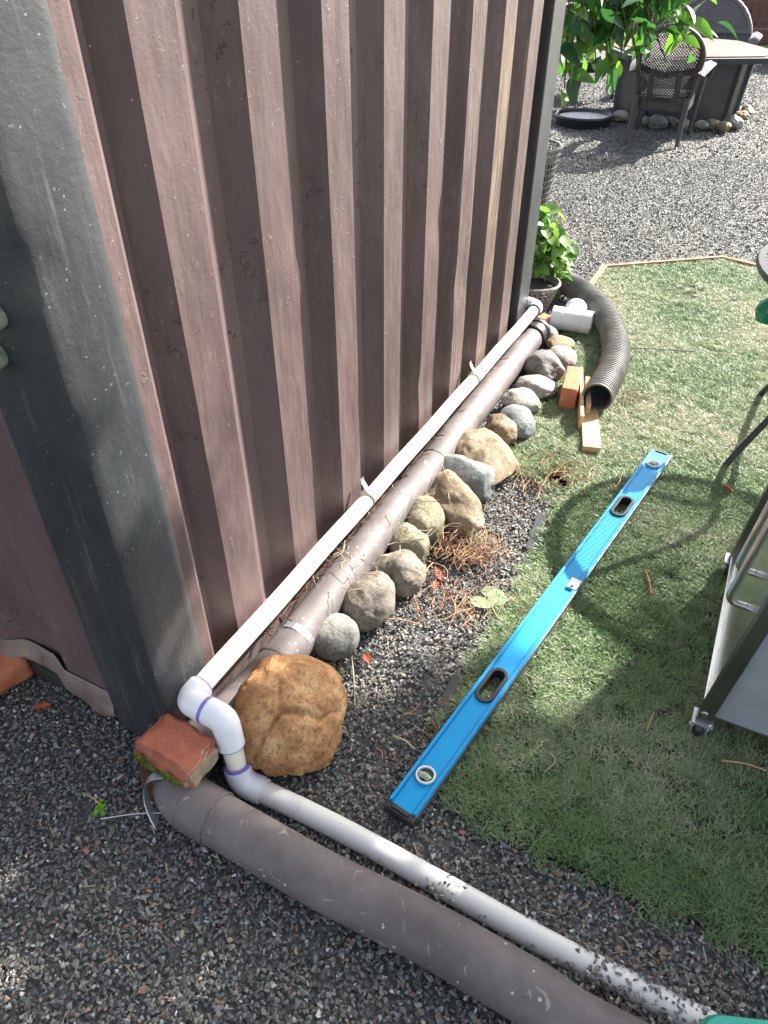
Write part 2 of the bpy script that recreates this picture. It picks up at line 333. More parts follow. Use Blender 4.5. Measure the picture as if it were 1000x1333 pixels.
M['straw'] = noisy('pale_dry_straw', [(.3, (.32, .25, .15)), (.7, (.5, .42, .28))], 6, .8, bdist=0)
M['redleaf'] = plain('dry_red_leaf', (.42, .09, .035), .7)
M['teal'] = plain('teal_plastic', (.03, .42, .30), .45)
M['rustwood'] = noisy('rusty_wood', [(.3, (.05, .022, .01)), (.7, (.17, .07, .03))], 20, .8, sc=(1, 6, 1), bscale=60, bdist=.003)
M['wire'] = plain('white_wire', (.62, .62, .6), .4)
M['clover'] = leafmat('lime_clover_leaf', [(.16, .36, .03), (.22, .45, .05)], .3)
M['fence'] = noisy('brown_fence_boards', [(.3, (.10, .045, .035)), (.7, (.19, .10, .08))], 6, .8, sc=(1, 1, 6), bscale=30, bdist=.003)

# attribute-driven gravel and grass
def attr(nt, name):
    a = nt.nodes.new('ShaderNodeAttribute'); a.attribute_type = 'INSTANCER'; a.attribute_name = name; return a.outputs['Fac']
def chip_mat():
    m, nt, b, vec = base('slate_gravel_chip')
    r = attr(nt, 'rnd')
    col = ramp(nt, [(0, (0.081, 0.081, 0.082)), (.25, (0.132, 0.133, 0.132)), (.45, (0.185, 0.185, 0.174)), (.62, (0.233, 0.230, 0.213)), (.78, (0.306, 0.304, 0.283)), (.88, (0.241, 0.201, 0.169)), (.925, (0.402, 0.193, 0.129)), (.945, (0.452, 0.386, 0.258)), (.972, (0.532, 0.532, 0.499)), (.991, (0.720, 0.720, 0.720)), (1, (0.720, 0.720, 0.720))], r)
    col = mixc(nt, mathn(nt, 'MULTIPLY', nz(nt, vec, 120, 4), .5), col, (.09, .085, .075))
    nt.links.new(col, b.inputs['Base Color']); b.inputs['Roughness'].default_value = .55
    bump(nt, b, nz(nt, vec, 200, 4), .0008, .7); return m
def blade_mat():
    m, nt, b, vec = base('turf_blade')
    r = attr(nt, 'rnd')
    col = ramp(nt, [(0, (0.085, 0.191, 0.051)), (.3, (0.148, 0.268, 0.085)), (.5, (0.247, 0.339, 0.156)), (.7, (0.353, 0.409, 0.241)), (.88, (0.480, 0.495, 0.325)), (1, (0.565, 0.508, 0.339))], r)
    col = mixc(nt, mathn(nt, 'MULTIPLY', nz(nt, vec, 55, 2), .5), col, (.13, .17, .09))
    nt.links.new(col, b.inputs['Base Color']); b.inputs['Roughness'].default_value = .42
    tr = nt.nodes.new('ShaderNodeBsdfTranslucent'); mx = nt.nodes.new('ShaderNodeMixShader'); mx.inputs[0].default_value = .2
    nt.links.new(col, tr.inputs[0]); nt.links.new(b.outputs[0], mx.inputs[1]); nt.links.new(tr.outputs[0], mx.inputs[2])
    nt.links.new(mx.outputs[0], nt.nodes['Material Output'].inputs[0]); return m
M['chip'] = chip_mat(); M['blade'] = blade_mat()
M['ground'] = noisy('dark_gravel_bed', [(.3, (0.036, 0.036, 0.036)), (.5, (0.084, 0.084, 0.079)), (.7, (0.180, 0.178, 0.162))], 90, .8, detail=3, bscale=110, bdist=.006)
M['turf_base'] = noisy('turf_backing', [(.35, (.02, .032, .012)), (.7, (.05, .07, .03))], 60, .9, bscale=90, bdist=.005)
M['yard'] = noisy('grassy_dirt', [(.3, (.06, .08, .035)), (.6, (.12, .12, .07)), (.8, (.2, .18, .13))], 3, .9, bscale=20, bdist=.02)

# ------------------------------------------------------------------ ground
def gz(x, y): return .006*math.sin(3.1*x+1.3)*math.cos(2.3*y) + .004*math.sin(7.7*x-5.1*y)
def sheet(name, x0, x1, y0, y1, step, mat, z=0, zf=None):
    nx, ny = int((x1-x0)/step)+1, int((y1-y0)/step)+1; mb = MB()
    vs = [(x0+(x1-x0)*i/nx, y0+(y1-y0)*j/ny, 0) for j in range(ny+1) for i in range(nx+1)]
    vs = [(x, y, z+(zf(x, y) if zf else 0)) for x, y, _ in vs]
    mb.add(vs, [(j*(nx+1)+i, j*(nx+1)+i+1, (j+1)*(nx+1)+i+1, (j+1)*(nx+1)+i) for j in range(ny) for i in range(nx)])
    me = mb.mesh(name); return link(name, me, mat, None, True)
setp(sheet('ground', -150, 150, -150, 250, 25, M['yard'], -.03), kind='structure')
setp(sheet('gravel_bed', -6, 9, -3, 14, .12, M['ground'], -.004, gz), kind='structure')
TURF = [at(u, v) for u, v in [(572,1028),(660,1085),(760,1140),(840,1178),(930,1212),(1010,1262)]] + [Vector((1.2,.35,0)), Vector((3.4,1.2,0)), Vector((3.6,3.9,0)), Vector((2.5,4.25,0))] + \
       [at(u, v) for u, v in [(1000,352),(940,340),(787,352),(772,372),(745,390),(740,440),(716,500),(688,548),(668,600),(690,622),(735,612),(742,640),(724,670),(704,722),(664,780),(616,874),(578,940)]]
TP = [(p.x, p.y) for p in TURF]
def inpoly(x, y, poly=TP):
    c = False; j = len(poly)-1
    for i in range(len(poly)):
        xi, yi = poly[i]; xj, yj = poly[j]
        if (yi > y) != (yj > y) and x < (xj-xi)*(y-yi)/(yj-yi)+xi: c = not c
        j = i
    return c
def inpoly_np(x, y, poly=TP):
    c = np.zeros(len(x), bool); j = len(poly)-1
    for i in range(len(poly)):
        xi, yi = poly[i]; xj, yj = poly[j]
        with np.errstate(divide='ignore', invalid='ignore'):
            k = ((yi > y) != (yj > y)) & (x < (xj-xi)*(y-yi)/(yj-yi)+xi)
        c ^= k; j = i
    return c
bm = bmesh.new(); vs = [bm.verts.new((x, y, .012)) for x, y in TP]; f = bm.faces.new(vs)
bmesh.ops.triangulate(bm, faces=[f]); r_ = bmesh.ops.extrude_face_region(bm, geom=bm.faces[:])
for v in [g for g in r_['geom'] if isinstance(g, bmesh.types.BMVert)]: v.co.z = -.02
bmesh.ops.recalc_face_normals(bm, faces=bm.faces); me = bpy.data.meshes.new('turf_backing'); bm.to_mesh(me); bm.free()
setp(link('turf_backing', me, M['turf_base']), kind='structure')

# instanced stuff -------------------------------------------------
def gn_scatter(name, P, rot, scl, idx, rnd, sources):
    me = bpy.data.meshes.new(name); me.vertices.add(len(P)); me.vertices.foreach_set('co', np.asarray(P, np.float32).ravel())
    for nm, ty, dat in (('rot', 'FLOAT_VECTOR', rot), ('scl', 'FLOAT_VECTOR', scl)):
        a = me.attributes.new(nm, ty, 'POINT'); a.data.foreach_set('vector', np.asarray(dat, np.float32).ravel())
    a = me.attributes.new('idx', 'INT', 'POINT'); a.data.foreach_set('value', np.asarray(idx, np.int32))
    a = me.attributes.new('rnd', 'FLOAT', 'POINT'); a.data.foreach_set('value', np.asarray(rnd, np.float32))
    o = bpy.data.objects.new(name, me); C.objects.link(o)
    src = bpy.data.collections.new(name+'_pieces')
    for s in sources: src.objects.link(s)
    g = bpy.data.node_groups.new(name+'_scatter', 'GeometryNodeTree')
    g.interface.new_socket('Geometry', in_out='INPUT', socket_type='NodeSocketGeometry'); g.interface.new_socket('Geometry', in_out='OUTPUT', socket_type='NodeSocketGeometry')
    N = g.nodes; gi = N.new('NodeGroupInput'); go = N.new('NodeGroupOutput'); iop = N.new('GeometryNodeInstanceOnPoints')
    ci = N.new('GeometryNodeCollectionInfo'); ci.inputs['Collection'].default_value = src; ci.inputs['Separate Children'].default_value = True; ci.inputs['Reset Children'].default_value = True
    def na(nm, ty):
        n = N.new('GeometryNodeInputNamedAttribute'); n.data_type = ty; n.inputs['Name'].default_value = nm; return n.outputs['Attribute']
    iop.inputs['Pick Instance'].default_value = True
    l = g.links.new
    l(gi.outputs[0], iop.inputs['Points']); l(ci.outputs[0], iop.inputs['Instance']); l(na('idx', 'INT'), iop.inputs['Instance Index'])
    e2r = N.new('FunctionNodeEulerToRotation'); l(na('rot', 'FLOAT_VECTOR'), e2r.inputs[0]); l(e2r.outputs[0], iop.inputs['Rotation'])
    l(na('scl', 'FLOAT_VECTOR'), iop.inputs['Scale']); l(iop.outputs[0], go.inputs[0])
    md = o.modifiers.new('scatter', 'NODES'); md.node_group = g
    return o
def chip_source(i):
    r = np.random.default_rng(100+i); pts = r.normal(size=(8, 3)); pts /= np.linalg.norm(pts, axis=1)[:, None]
    pts *= np.array([1, r.uniform(.62, .85), r.uniform(.28, .5)])
    bm = bmesh.new(); [bm.verts.new(p) for p in pts]; bmesh.ops.convex_hull(bm, input=bm.verts[:])
    me = bpy.data.meshes.new('chip'); bm.to_mesh(me); bm.free(); me.materials.append(M['chip']); return bpy.data.objects.new('chip_%02d' % i, me)
CHIPS = [chip_source(i) for i in range(12)]
def visible(x, y, margin=.12):
    d = y*math.cos(PITCH)+CAM_H*math.sin(PITCH); up = y*math.sin(PITCH)-CAM_H*math.cos(PITCH)
    u = x/d*FPX; v = up/d*FPX
    return (d > .3) & (np.abs(u) < 500*(1+2*margin)+15) & (v < 700) & (v > -666*(1+margin))
def container_in(x, y):
    s = (x-WA.x)*WD.x+(y-WA.y)*WD.y; n = (x-WA.x)*WN.x+(y-WA.y)*WN.y
    return (s > .02) & (s < 2.6) & (n < -.04)
def gznp(x, y): return .006*np.sin(3.1*x+1.3)*np.cos(2.3*y) + .004*np.sin(7.7*x-5.1*y)
def strip(x0, x1, y0, y1, dens):
    n = int((x1-x0)*(y1-y0)*dens); x = rng.uniform(x0, x1, n); y = rng.uniform(y0, y1, n); k = visible(x, y) & ~container_in(x, y); return x[k], y[k]
PX, PY, SZ, ZZ = [], [], [], []
for (y0, y1, dens, r0, r1, hh) in [(.2, 1.25, 21000, .0036, .0084, .011), (1.25, 2.3, 15500, .0042, .0086, .010), (2.3, 4.2, 9500, .005, .0092, .008), (4.2, 7, 5200, .006, .0105, .008), (7, 13, 2000, .0075, .0135, .009)]:
    x, y = strip(-2.2 if y0 < 4 else -1, 2.0 if y0 < 2 else (3.4 if y0 < 4 else 8), y0, y1, dens)
    k = ~inpoly_np(x, y) | (rng.random(len(x)) < .0006); x, y = x[k], y[k]
    PX.append(x); PY.append(y); SZ.append(rng.uniform(r0, r1, len(x))*rng.uniform(.75, 1.15, len(x))*np.where(rng.random(len(x)) < .04, 1.5, 1.0)); ZZ.append(gznp(x, y)+rng.uniform(-.002, hh, len(x)))
# heaps along the half buried pipe and inside the pipe crook
for (u, v, n, sp, zz) in [(575,1165,90,.03,.045),(790,1270,260,.05,.04),(840,1290,260,.05,.04),(740,1235,150,.04,.032),(880,1310,200,.05,.035),(660,1195,60,.04,.03),(520,1130,40,.03,.03)]:
    c = at(u, v); x = rng.normal(c.x, sp, n); y = rng.normal(c.y, sp*.45, n)
    PX.append(x); PY.append(y); SZ.append(rng.uniform(.0045, .0085, n)); ZZ.append(rng.uniform(.004, zz, n))
x = np.concatenate(PX); y = np.concatenate(PY); s_ = np.concatenate(SZ); z = np.concatenate(ZZ); n = len(x)
print('gravel chips', n)
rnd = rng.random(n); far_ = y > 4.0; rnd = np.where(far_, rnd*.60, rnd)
setp(gn_scatter('gravel', np.stack([x, y, z], 1), np.stack([rng.normal(0, .45, n), rng.normal(0, .45, n), rng.uniform(0, 6.3, n)], 1), np.stack([s_, s_, s_], 1), rng.integers(0, 12, n), rnd, CHIPS),
     'grey slate gravel chips covering the yard', kind='stuff')

def tuft(i):
    r = random.Random(500+i); mb = MB()
    for k in range(38):
        a = r.uniform(0, 6.28); rad = r.uniform(0, .034); p = Vector((rad*math.cos(a), rad*math.sin(a), 0))
        h = r.uniform(0, 6.28); L = r.uniform(.020, .038); w = r.uniform(.0008, .0014); tilt = r.uniform(.1, .7); curl = r.uniform(.3, 1.5); tw = r.uniform(-.9, .9)
        seg = 4; vs = []
        q = p.copy(); ang = tilt
        for j in range(seg+1):
            dirh = Vector((math.cos(h), math.sin(h), 0)); side = Vector((-math.sin(h), math.cos(h), 0))
            ww = w*(1-(j/seg)**2*.85); vs += [q-side*ww, q+side*ww]
            q = q + (dirh*math.sin(ang)+Vector((0,0,1))*math.cos(ang))*(L/seg); ang += curl/seg; h += tw/seg
        mb.add(vs, [(2*j, 2*j+1, 2*j+3, 2*j+2) for j in range(seg)])
    me = bpy.data.meshes.new('tuft'); me.from_pydata(mb.v, [], mb.f); me.materials.append(M['blade']); return bpy.data.objects.new('tuft_%02d' % i, me)
TUFTS = [tuft(i) for i in range(10)]
x = rng.uniform(-.2, 3.8, 60000); y = rng.uniform(.3, 5.0, 60000)
jx = x+rng.normal(0, .02, len(x)); jy = y+rng.normal(0, .02, len(x))
k = inpoly_np(jx, jy) & visible(x, y); x, y = x[k], y[k]
bare = []
for (u, v, r) in [(888,382,.13),(740,455,.07)]: p = at(u, v); bare.append((p.x, p.y, r))
k = np.ones(len(x), bool)
for bx_, by_, br in bare: k &= ~(((x-bx_)**2+(y-by_)**2 < br**2) & (rng.random(len(x)) < .75))
x, y = x[k], y[k]
for (u, v, sp_, m_) in [(668,608,.04,22),(712,645,.04,14),(730,560,.05,40)]:
    c_ = at(u, v); x = np.append(x, rng.normal(c_.x, sp_, m_)); y = np.append(y, rng.normal(c_.y, sp_*1.3, m_))
n = len(x)
nzv = np.array([noise.noise(Vector((a*2.2, b*2.2, 0))) for a, b in zip(x, y)])
s_ = rng.uniform(.55, .95, n)
print('tufts', n)
setp(gn_scatter('grass', np.stack([x, y, np.full(n, .011)], 1), np.stack([rng.normal(0, .12, n), rng.normal(0, .12, n), rng.uniform(0, 6.3, n)], 1), np.stack([s_*1.15, s_*1.15, s_*.8], 1), rng.integers(0, 10, n), np.clip(rng.random(n)*.62+.10+nzv*.55+np.clip((y-1.1)*.13, -.12, .2), 0, 1), TUFTS),
     'short curly green lawn turf beside the gravel', kind='stuff')

# timber edging along the far side of the turf
ed = empty('timber_edging', at(787, 352), 0, 'thin reddish timber edging between the far gravel and the lawn', 'edging')
pts = [at(u, v) for u, v in [(762,384),(786,352),(938,340),(1005,356)]]; pts.append(Vector((3.6, 3.9, 0)))
for a, b in zip(pts[:-1], pts[1:]):
    mb = MB(); mb.beam(a-ed.location+Vector((0,0,.012)), b-ed.location+Vector((0,0,.012)), .032 if a is pts[0] else .02, .04); mb.build('board', M['edging'], ed, bevel=.003)
# black plastic strip under the turf edge
mb = MB(); e = [at(u, v, .012) for u, v in [(562,950),(582,915),(600,878)]]
mb.beam(e[0], e[2], .035, .004); setp(mb.build('plastic_strip', M['black_plastic']), 'black plastic strip along the turf edge beside the near level handle', 'plastic strip')
mb = MB(); e = [at(u, v, .012) for u, v in [(706,668),(690,715)]]; mb.beam(e[0], e[1], .03, .004)
setp(mb.build('plastic_strip', M['black_plastic']), 'short black plastic strip at the turf edge right of the twig heap', 'plastic strip')

# ------------------------------------------------------------------ container
ct = empty('shipping_container', WA, math.pi/2-WAZ, 'brown corrugated shipping container with black painted corner posts', 'container')
# local frame: x along the side, y into the container, z up
def prof(n=9):
    pts = []; x = .188; pts.append((.15, 0)); pts.append((.188, 0)); per = .2765
    pts.append((.188+.06, .03))
    s = .291
    for k in range(8):
        pts.append((s-.008 if k else s, 0.0) if False else (s, 0)); pts.append((s+.112, 0)); pts.append((s+.112+.062, .031)); pts.append((s+.112+.062+.036, .031)); s += per
    return pts
P_ = [(.15, 0), (.186, 0), (.232, .041), (.244, .041)]
s = .2915
for k in range(8):
    P_ += [(s, 0), (s+.112, 0), (s+.170, .041), (s+.216, .041)]; s += .2765
P_[-2] = (P_[-3][0]+.05, .041); P_[-1] = (2.462, .041)
HT = 2.55; nz_ = 60; rs = random.Random(3)
fine = []
for (a, b) in zip(P_[:-1], P_[1:]):
    m_ = max(2, int(math.hypot(b[0]-a[0], b[1]-a[1])/.02))
    for t in range(m_): fine.append((a[0]+(b[0]-a[0])*t/m_, a[1]+(b[1]-a[1])*t/m_))
fine.append(P_[-1])
vs = []
for j in range(nz_+1):
    z = .12+(HT-.12)*j/nz_
    for x, y_ in fine:
        d = noise.noise(Vector((x*3, z*1.3, 1.3)))*.0018 + noise.noise(Vector((x*14, z*9, 4)))*.0004
        for (dx, dz, dr, da) in ((.35, .75, .05, .006), (.62, 1.02, .04, -.004), (.9, .5, .05, .006), (.73, .95, .04, -.004), (1.5, .9, .06, .009), (1.43, .35, .07, .008), (.36, .45, .05, -.004), (1.72, .62, .06, .008)):
            q = ((x-dx)**2+(z-dz)**2)/dr**2
            if q < 6: d += da*math.exp(-q)
        vs.append((x, y_+d, z))
nf = len(fine); mb = MB(); mb.add(vs, [(j*nf+i, j*nf+i+1, (j+1)*nf+i+1, (j+1)*nf+i) for j in range(nz_) for i in range(nf-1)])
o = mb.build('corrugated_wall', M['wall'], ct, smooth=True); o.data.set_sharp_from_angle(angle=R(17))
# near corner post: outward face, ridge, end face
def post(x0, x1, depth_, lip=0):
    vs = []; prof_ = [(x1, -.001), (x1-.004, -.004), (x0+.012, -.004), (x0+.004, -.0015), (x0, .006), (x0, depth_), (x0+.004, depth_+.002)]
    fp = []
    for a, b in zip(prof_[:-1], prof_[1:]):
        m_ = max(1, int(math.dist(a, b)/.015)); fp += [(a[0]+(b[0]-a[0])*t/m_, a[1]+(b[1]-a[1])*t/m_) for t in range(m_)]
    fp.append(prof_[-1]); n_ = 110
    for j in range(n_+1):
        z = -.02+(HT+.02)*j/n_
        for x, y_ in fp:
            d = noise.noise(Vector((x*6+y_*6, z*5, 7)))*.003+noise.noise(Vector((x*20-y_*20, z*14, 2)))*.0012
            for (dy, dz, dr, da) in ((.0, 1.23, .045, .012), (.0, .95, .03, .006), (.02, .6, .05, .007)):
                q = ((x-x0-dy)**2+y_**2+(z-dz)**2)/dr**2
                if q < 6: d += da*math.exp(-q)
            vs.append((x+d*.7, y_+d*.7, z))
    m2 = MB(); k_ = len(fp); m2.add(vs, [(j*k_+i, j*k_+i+1, (j+1)*k_+i+1, (j+1)*k_+i) for j in range(n_) for i in range(k_-1)]); return m2
post(0, .151, .185).build('corner_post', M['post'], ct, smooth=True)
mb = MB(); mb.box((2.54, .06, HT/2-.01), (.158, .128, HT+.02)); o = mb.build('corner_post', M['post'], ct, bevel=.006)
# bottom rail and roof edge, underframe
mb = MB(); mb.box((1.3, .045, .06), (2.33, .1, .125)); mb.build('bottom_rail', M['wall'], ct, bevel=.004)
mb = MB(); mb.box((1.31, 1.7, HT+.03), (2.62, 3.45, .06)); mb.build('roof', M['wall'], ct)
# end face: recessed brown door panel with a rolled rusty lip at the foot
mb = MB(); nx_ = 50; vs = []
yy = [.187+i*.03 for i in range(80)]
def endx(y_):
    for a, b, xa, xb in ((0, .34, .010, .010), (.34, .40, .010, .045), (.40, .52, .045, .045), (.52, .58, .045, .010), (.58, 9, .010, .010)):
        if a <= y_ < b: return xa+(xb-xa)*(y_-a)/(b-a)
for j in range(41):
    z = .118+(HT-.118)*j/40
    for y_ in yy: vs.append((endx(y_)+noise.noise(Vector((y_*5, z*4, 9)))*.004, y_, z-.02*math.exp(-((y_-.25)/.07)**2)*(j==0)))
k_ = len(yy); mb.add(vs, [(j*k_+i, j*k_+i+1, (j+1)*k_+i+1, (j+1)*k_+i) for j in range(40) for i in range(k_-1)])
mb.build('end_panel', M['wall'], ct, smooth=True)
mb = MB(); vs = []; pr = [(.008, .150), (.003, .138), (.002, .12), (-.003, .105), (-.006, .088), (-.002, .074), (.010, .066)]
yy2 = [.185+i*.02 for i in range(110)]
for (px_, pz_) in pr:
    for y_ in yy2: vs.append((px_+noise.noise(Vector((y_*9, pz_*9, 3)))*.008+max(0, endx(y_)-.012)*.8, y_, pz_-.012+noise.noise(Vector((y_*4, 0, 5)))*.02-.05*max(0, 1-abs(y_-.24)/.07)*(pz_<.12)))
k_ = len(yy2); mb.add(vs, [(j*k_+i, j*k_+i+1, (j+1)*k_+i+1, (j+1)*k_+i) for j in range(len(pr)-1) for i in range(k_-1)])
mb.build('bottom_lip', M['wall'] if False else M['rust_lip'], ct, smooth=True)
mb = MB(); mb.box((.12, 1.3, .02), (.2, 2.2, .09)); mb.build('underframe', M['under'], ct)
mb = MB(); mb.box((1.35, .5, .5), (2.3, .6, .9)); mb.build('inner_floor', M['under'], ct)
# two worn lugs on the end face of the near post
for (y_, z_, rr, c) in ((.100, 1.146, .022, 'pvc_dirty'), (.135, 1.072, .024, 'pvc_dirty')):
    mb = MB(); mb.lathe([(0, .055), (rr*.6, .053), (rr*.95, .04), (rr, .02), (rr*.9, 0)], (0, y_, z_), 18, M=Matrix.Rotation(-math.pi/2, 3, 'Y')); mb.build('lug', noisy('mossy_grey_lug_%d' % int(z_*10), [(.35, (.16, .19, .15)), (.6, (.34, .38, .30))], 40, .8, bscale=120, bdist=.002), ct, smooth=True)

# ------------------------------------------------------------------ white pipe
E1 = wl3(.045, .04, .205); E2 = wl3(.045, .142, .197); E3 = wl3(.008, .192, .028); F1 = wl3(2.62, .045, .19); F2 = F1 + WD*.05 - WN*.12
wp = empty('white_pipe', wl3(.04, .1, 0), 0, 'thin white plastic pipe running along the container wall, then down two elbows', 'pipe')
O = wp.location
def sub(name, mats, parent, fn, **k):
    mb = MB(); fn(mb); return mb.build(name, mats, parent, smooth=True, **k)
n1 = 30
run = [E1.lerp(F1, t/n1)-O + Vector((0, 0, -.004*math.sin(math.pi*t/n1)+.002*math.sin(t*1.1))) for t in range(n1+1)]
wrun = sub('pipe_section', M['pvc_cream'], wp, lambda m: m.tube(run, .0245, 28))
# tiny ink print along the near part of the run
mb = MB(); dirr = (F1-E1).normalized(); upv = Vector((-.18, -.55, .8)).normalized(); upv = (upv-dirr*upv.dot(dirr)).normalized(); sdv = dirr.cross(upv)
r2 = random.Random(2)
for k in range(64):
    if k % 9 in (7, 8): continue
    c = E1-O+dirr*(.085+k*.0065)+upv*.0246
    for q in range(2): mb.box(c+sdv*r2.uniform(-.0022, .0022)+dirr*r2.uniform(0, .003), (.0030, .0010, .0006) if q else (.0009, .004, .0006), Matrix((dirr, sdv, upv)).transposed())
mb.build('print', M['ink'], wp)
def fitting(a, b, c, r, rad, name='elbow', mat='pvc_white'):
    pts = [a-O] + [p-O for p in arc3(a, b, c, rad, 8)] + [c-O]
    o = sub(name, M[mat], wp, lambda m: m.tube(pts, r, 28)); return o
def ring(p, d, r, w, name, mat, parent=wp, off=None):
    d = d.normalized(); off = O if off is None else off
    q = d.to_track_quat('Z', 'Y').to_matrix(); mb = MB()
    mb.lathe([(r*.9, -w/2), (r, -w/2*.9), (r*1.015, 0), (r, w/2*.9), (r*.9, w/2)], p-off, 28, M=q); return mb.build(name, M[mat], parent, smooth=True)
dA = (F1-E1).normalized()
fitting(E1+dA*.045, E1, E1.lerp(E2, .46), .0328, .019); fitting(E1.lerp(E2, .54), E2, E2.lerp(E3, .40), .0328, .019)
ring(E1+dA*.047, dA, .030, .007, 'primer_ring', 'primer'); ring(E1.lerp(E2, .5), E2-E1, .0334, .010, 'primer_ring', 'primer')
sub('pipe_section', M['pvc_cream'], wp, lambda m: m.tube([E2.lerp(E3, .35)-O, E3.lerp(E2, .1)-O], .0245, 28))
ring(E2.lerp(E3, .405), E3-E2, .0315, .005, 'primer_ring', 'primer'); ring(E3.lerp(E2, .27), E3-E2, .031, .009, 'primer_ring', 'primer')
G0 = at(352, 1034, .018); buried = [at(u, v, z_) for u, v, z_ in [(330,1024,.02),(450,1083,.018),(600,1166,.014),(700,1222,.010),(790,1268,.008),(925,1336,.006),(1060,1405,.004)]]
fitting(E3.lerp(E2, .25), E3, buried[0].lerp(buried[1], .08), .033, .028); fitting(buried[0], buried[0].lerp(buried[1], .04), buried[0].lerp(buried[1], .12), .031, .003, 'collar')
wb = sub('pipe_section', M['pvc_dirty'], wp, lambda m: m.tube([p-O for p in spline(buried, 8)], .0265, 28))
fitting(F1-dA*.03, F1+dA*.02, F2, .033, .03)
ring(F1-dA*.032, dA, .0332, .006, 'primer_ring', 'ink')
def strap(s, zt):
    p = E1.lerp(F1, (s-.045)/(2.62-.045)); q = dA.to_track_quat('Z', 'Y').to_matrix(); mb = MB()
    for k in range(18):
        a0, a1 = 2*math.pi*k/18, 2*math.pi*(k+1)/18
        vs = [q @ Vector((rr*math.cos(a), rr*math.sin(a), w)) + p - O for a in (a0, a1) for rr in (.0255, .0275) for w in (-.010, .010)]
        mb.add(vs, [(2,3,7,6),(0,1,5,4),(0,2,6,4),(1,3,7,5)])
    top = p + Vector((0,0,.026)) - O
    tab = [top - WN*.0 , top+Vector((0,0,.012))-WN*.008, top+Vector((0,0,.03))-WN*.02, top+Vector((0,0,.042))-WN*.022]
    for a, b in zip(tab[:-1], tab[1:]): mb.beam(a, b, .019, .002)
    mb.build('pipe_strap', M['strap_metal'], wp, smooth=True)
strap(.93, 0); strap(1.83, 0)

# ------------------------------------------------------------------ brown drain pipe
B0 = wl3(-.085, .10, .058)
bpth = [(760+240,1333+132,.05),(760,1339,.058),(700,1298,.058),(560,1216,.058),(420,1145,.058),(300,1076,.059)]
near_ = [at(u, v, z_) for u, v, z_ in bpth]
corner = at(212, 1024, .058)
far_ = wl3(2.60, .058, .06)
bp = empty('drain_pipe', corner*1.0, 0, 'thick brown painted drain pipe bending round the container corner', 'pipe'); O2 = bp.location.copy()
dirn = (near_[-1]-corner).normalized(); dirf = (wl3(.25, .075, .06)-corner).normalized()
pts = spline(near_, 8)+[corner+dirn*.155]
marks_ = [(q_.x-O2.x, q_.y-O2.y, rr_) for q_, rr_ in [(at(640,1250,.11), .017), (at(662,1252,.11), .015), (at(612,1262,.11), .008), (at(755,1300,.11), .03), (at(345,1045,.11), .014), (at(435,1085,.11), .02), (at(420,1135,.11), .008)]]
bsec = sub('pipe_section', brownpipe('brown_painted_pipe_with_worn_print', marks_), bp, lambda m: m.tube([p-O2 for p in pts], .0575, 40))
fl = [corner+dirf*.15, wl3(.3, .084, .06), wl3(.62, .081, .062), wl3(1.0, .074, .066), wl3(1.35, .075, .064), wl3(1.7, .066, .062), wl3(2.2, .060, .060), far_]
sub('pipe_section', M['brownpipe'], bp, lambda m: m.tube([p-O2 for p in spline(fl, 8)], .0570, 40))
el = [corner+dirn*.16]+arc3(corner+dirn*.15, corner, corner+dirf*.15, .105, 10)+[corner+dirf*.16]
sub('elbow', M['brownpipe'], bp, lambda m: m.tube([p-O2 for p in el], .0605, 40))
ring(corner+dirn*.162, dirn, .0612, .004, 'seam', 'brownpipe', bp, O2); ring(corner+dirn*.085, dirn, .0612, .0025, 'seam', 'brownpipe', bp, O2)
ring(wl3(.33, .084, .06), WD, .0586, .018, 'seam', 'brownpipe', bp, O2); ring(wl3(.20, .086, .06), WD, .0580, .003, 'seam', 'brownpipe', bp, O2); ring(wl3(1.38, .0745, .064), WD, .0580, .003, 'seam', 'brownpipe', bp, O2)
q = WD.to_track_quat('Z', 'Y').to_matrix(); mb = MB()
mb.lathe([(.052, -.02), (.064, -.02), (.068, -.014), (.068, -.004), (.062, 0), (.062, .05), (.068, .055), (.068, .075), (.05, .076), (.045, .04)], far_-O2-WD*.02, 36, M=q); mb.build('coupling', M['rubber'], bp, smooth=True)
# galvanised strap over the drain pipe
mb = MB()
for k in range(7):
    a0, a1 = R(20+k*14), R(20+(k+1)*14); c = wl3(.42, .0833, .0605)-O2
    vs = [c+WN*(rr*math.cos(a))*1+Vector((0,0,rr*math.sin(a)))+WD*w for a in (a0, a1) for rr in (.0572, .0592) for w in (-.011, .011)]
    mb.add(vs, [(2,3,7,6),(0,1,5,4),(0,2,6,4),(1,3,7,5),(0,1,3,2),(4,5,7,6)])
mb.build('pipe_strap', M['strap_metal'], bp)
# loose metal bracket and rusty wood behind the elbow
br = empty('metal_bracket', at(200, 1050), 0, 'curved galvanised metal bracket at the end of the brown pipe elbow', 'bracket')
c = corner - br.location; q2 = dirn.to_track_quat('Z', 'Y').to_matrix(); mb = MB()
bpts = spline([at(214,1008,.118), at(199,1011,.112), at(189,1021,.09), at(190,1041,.055), at(196,1058,.03), at(204,1074,.004)], 5)
wv = (WD*.8-WN*.3).normalized()*.011
for a_, b_ in zip(bpts[:-1], bpts[1:]):
    a_ = a_-br.location; b_ = b_-br.location; th = Vector((.0018, .0018, .0008)); mb.add([a_-wv, a_+wv, b_+wv, b_-wv, a_-wv+th, a_+wv+th, b_+wv+th, b_-wv+th], [(0,1,2,3),(7,6,5,4),(0,4,5,1),(1,5,6,2),(2,6,7,3),(3,7,4,0)])
mb.build('band', M['strap_metal'], br, smooth=False)
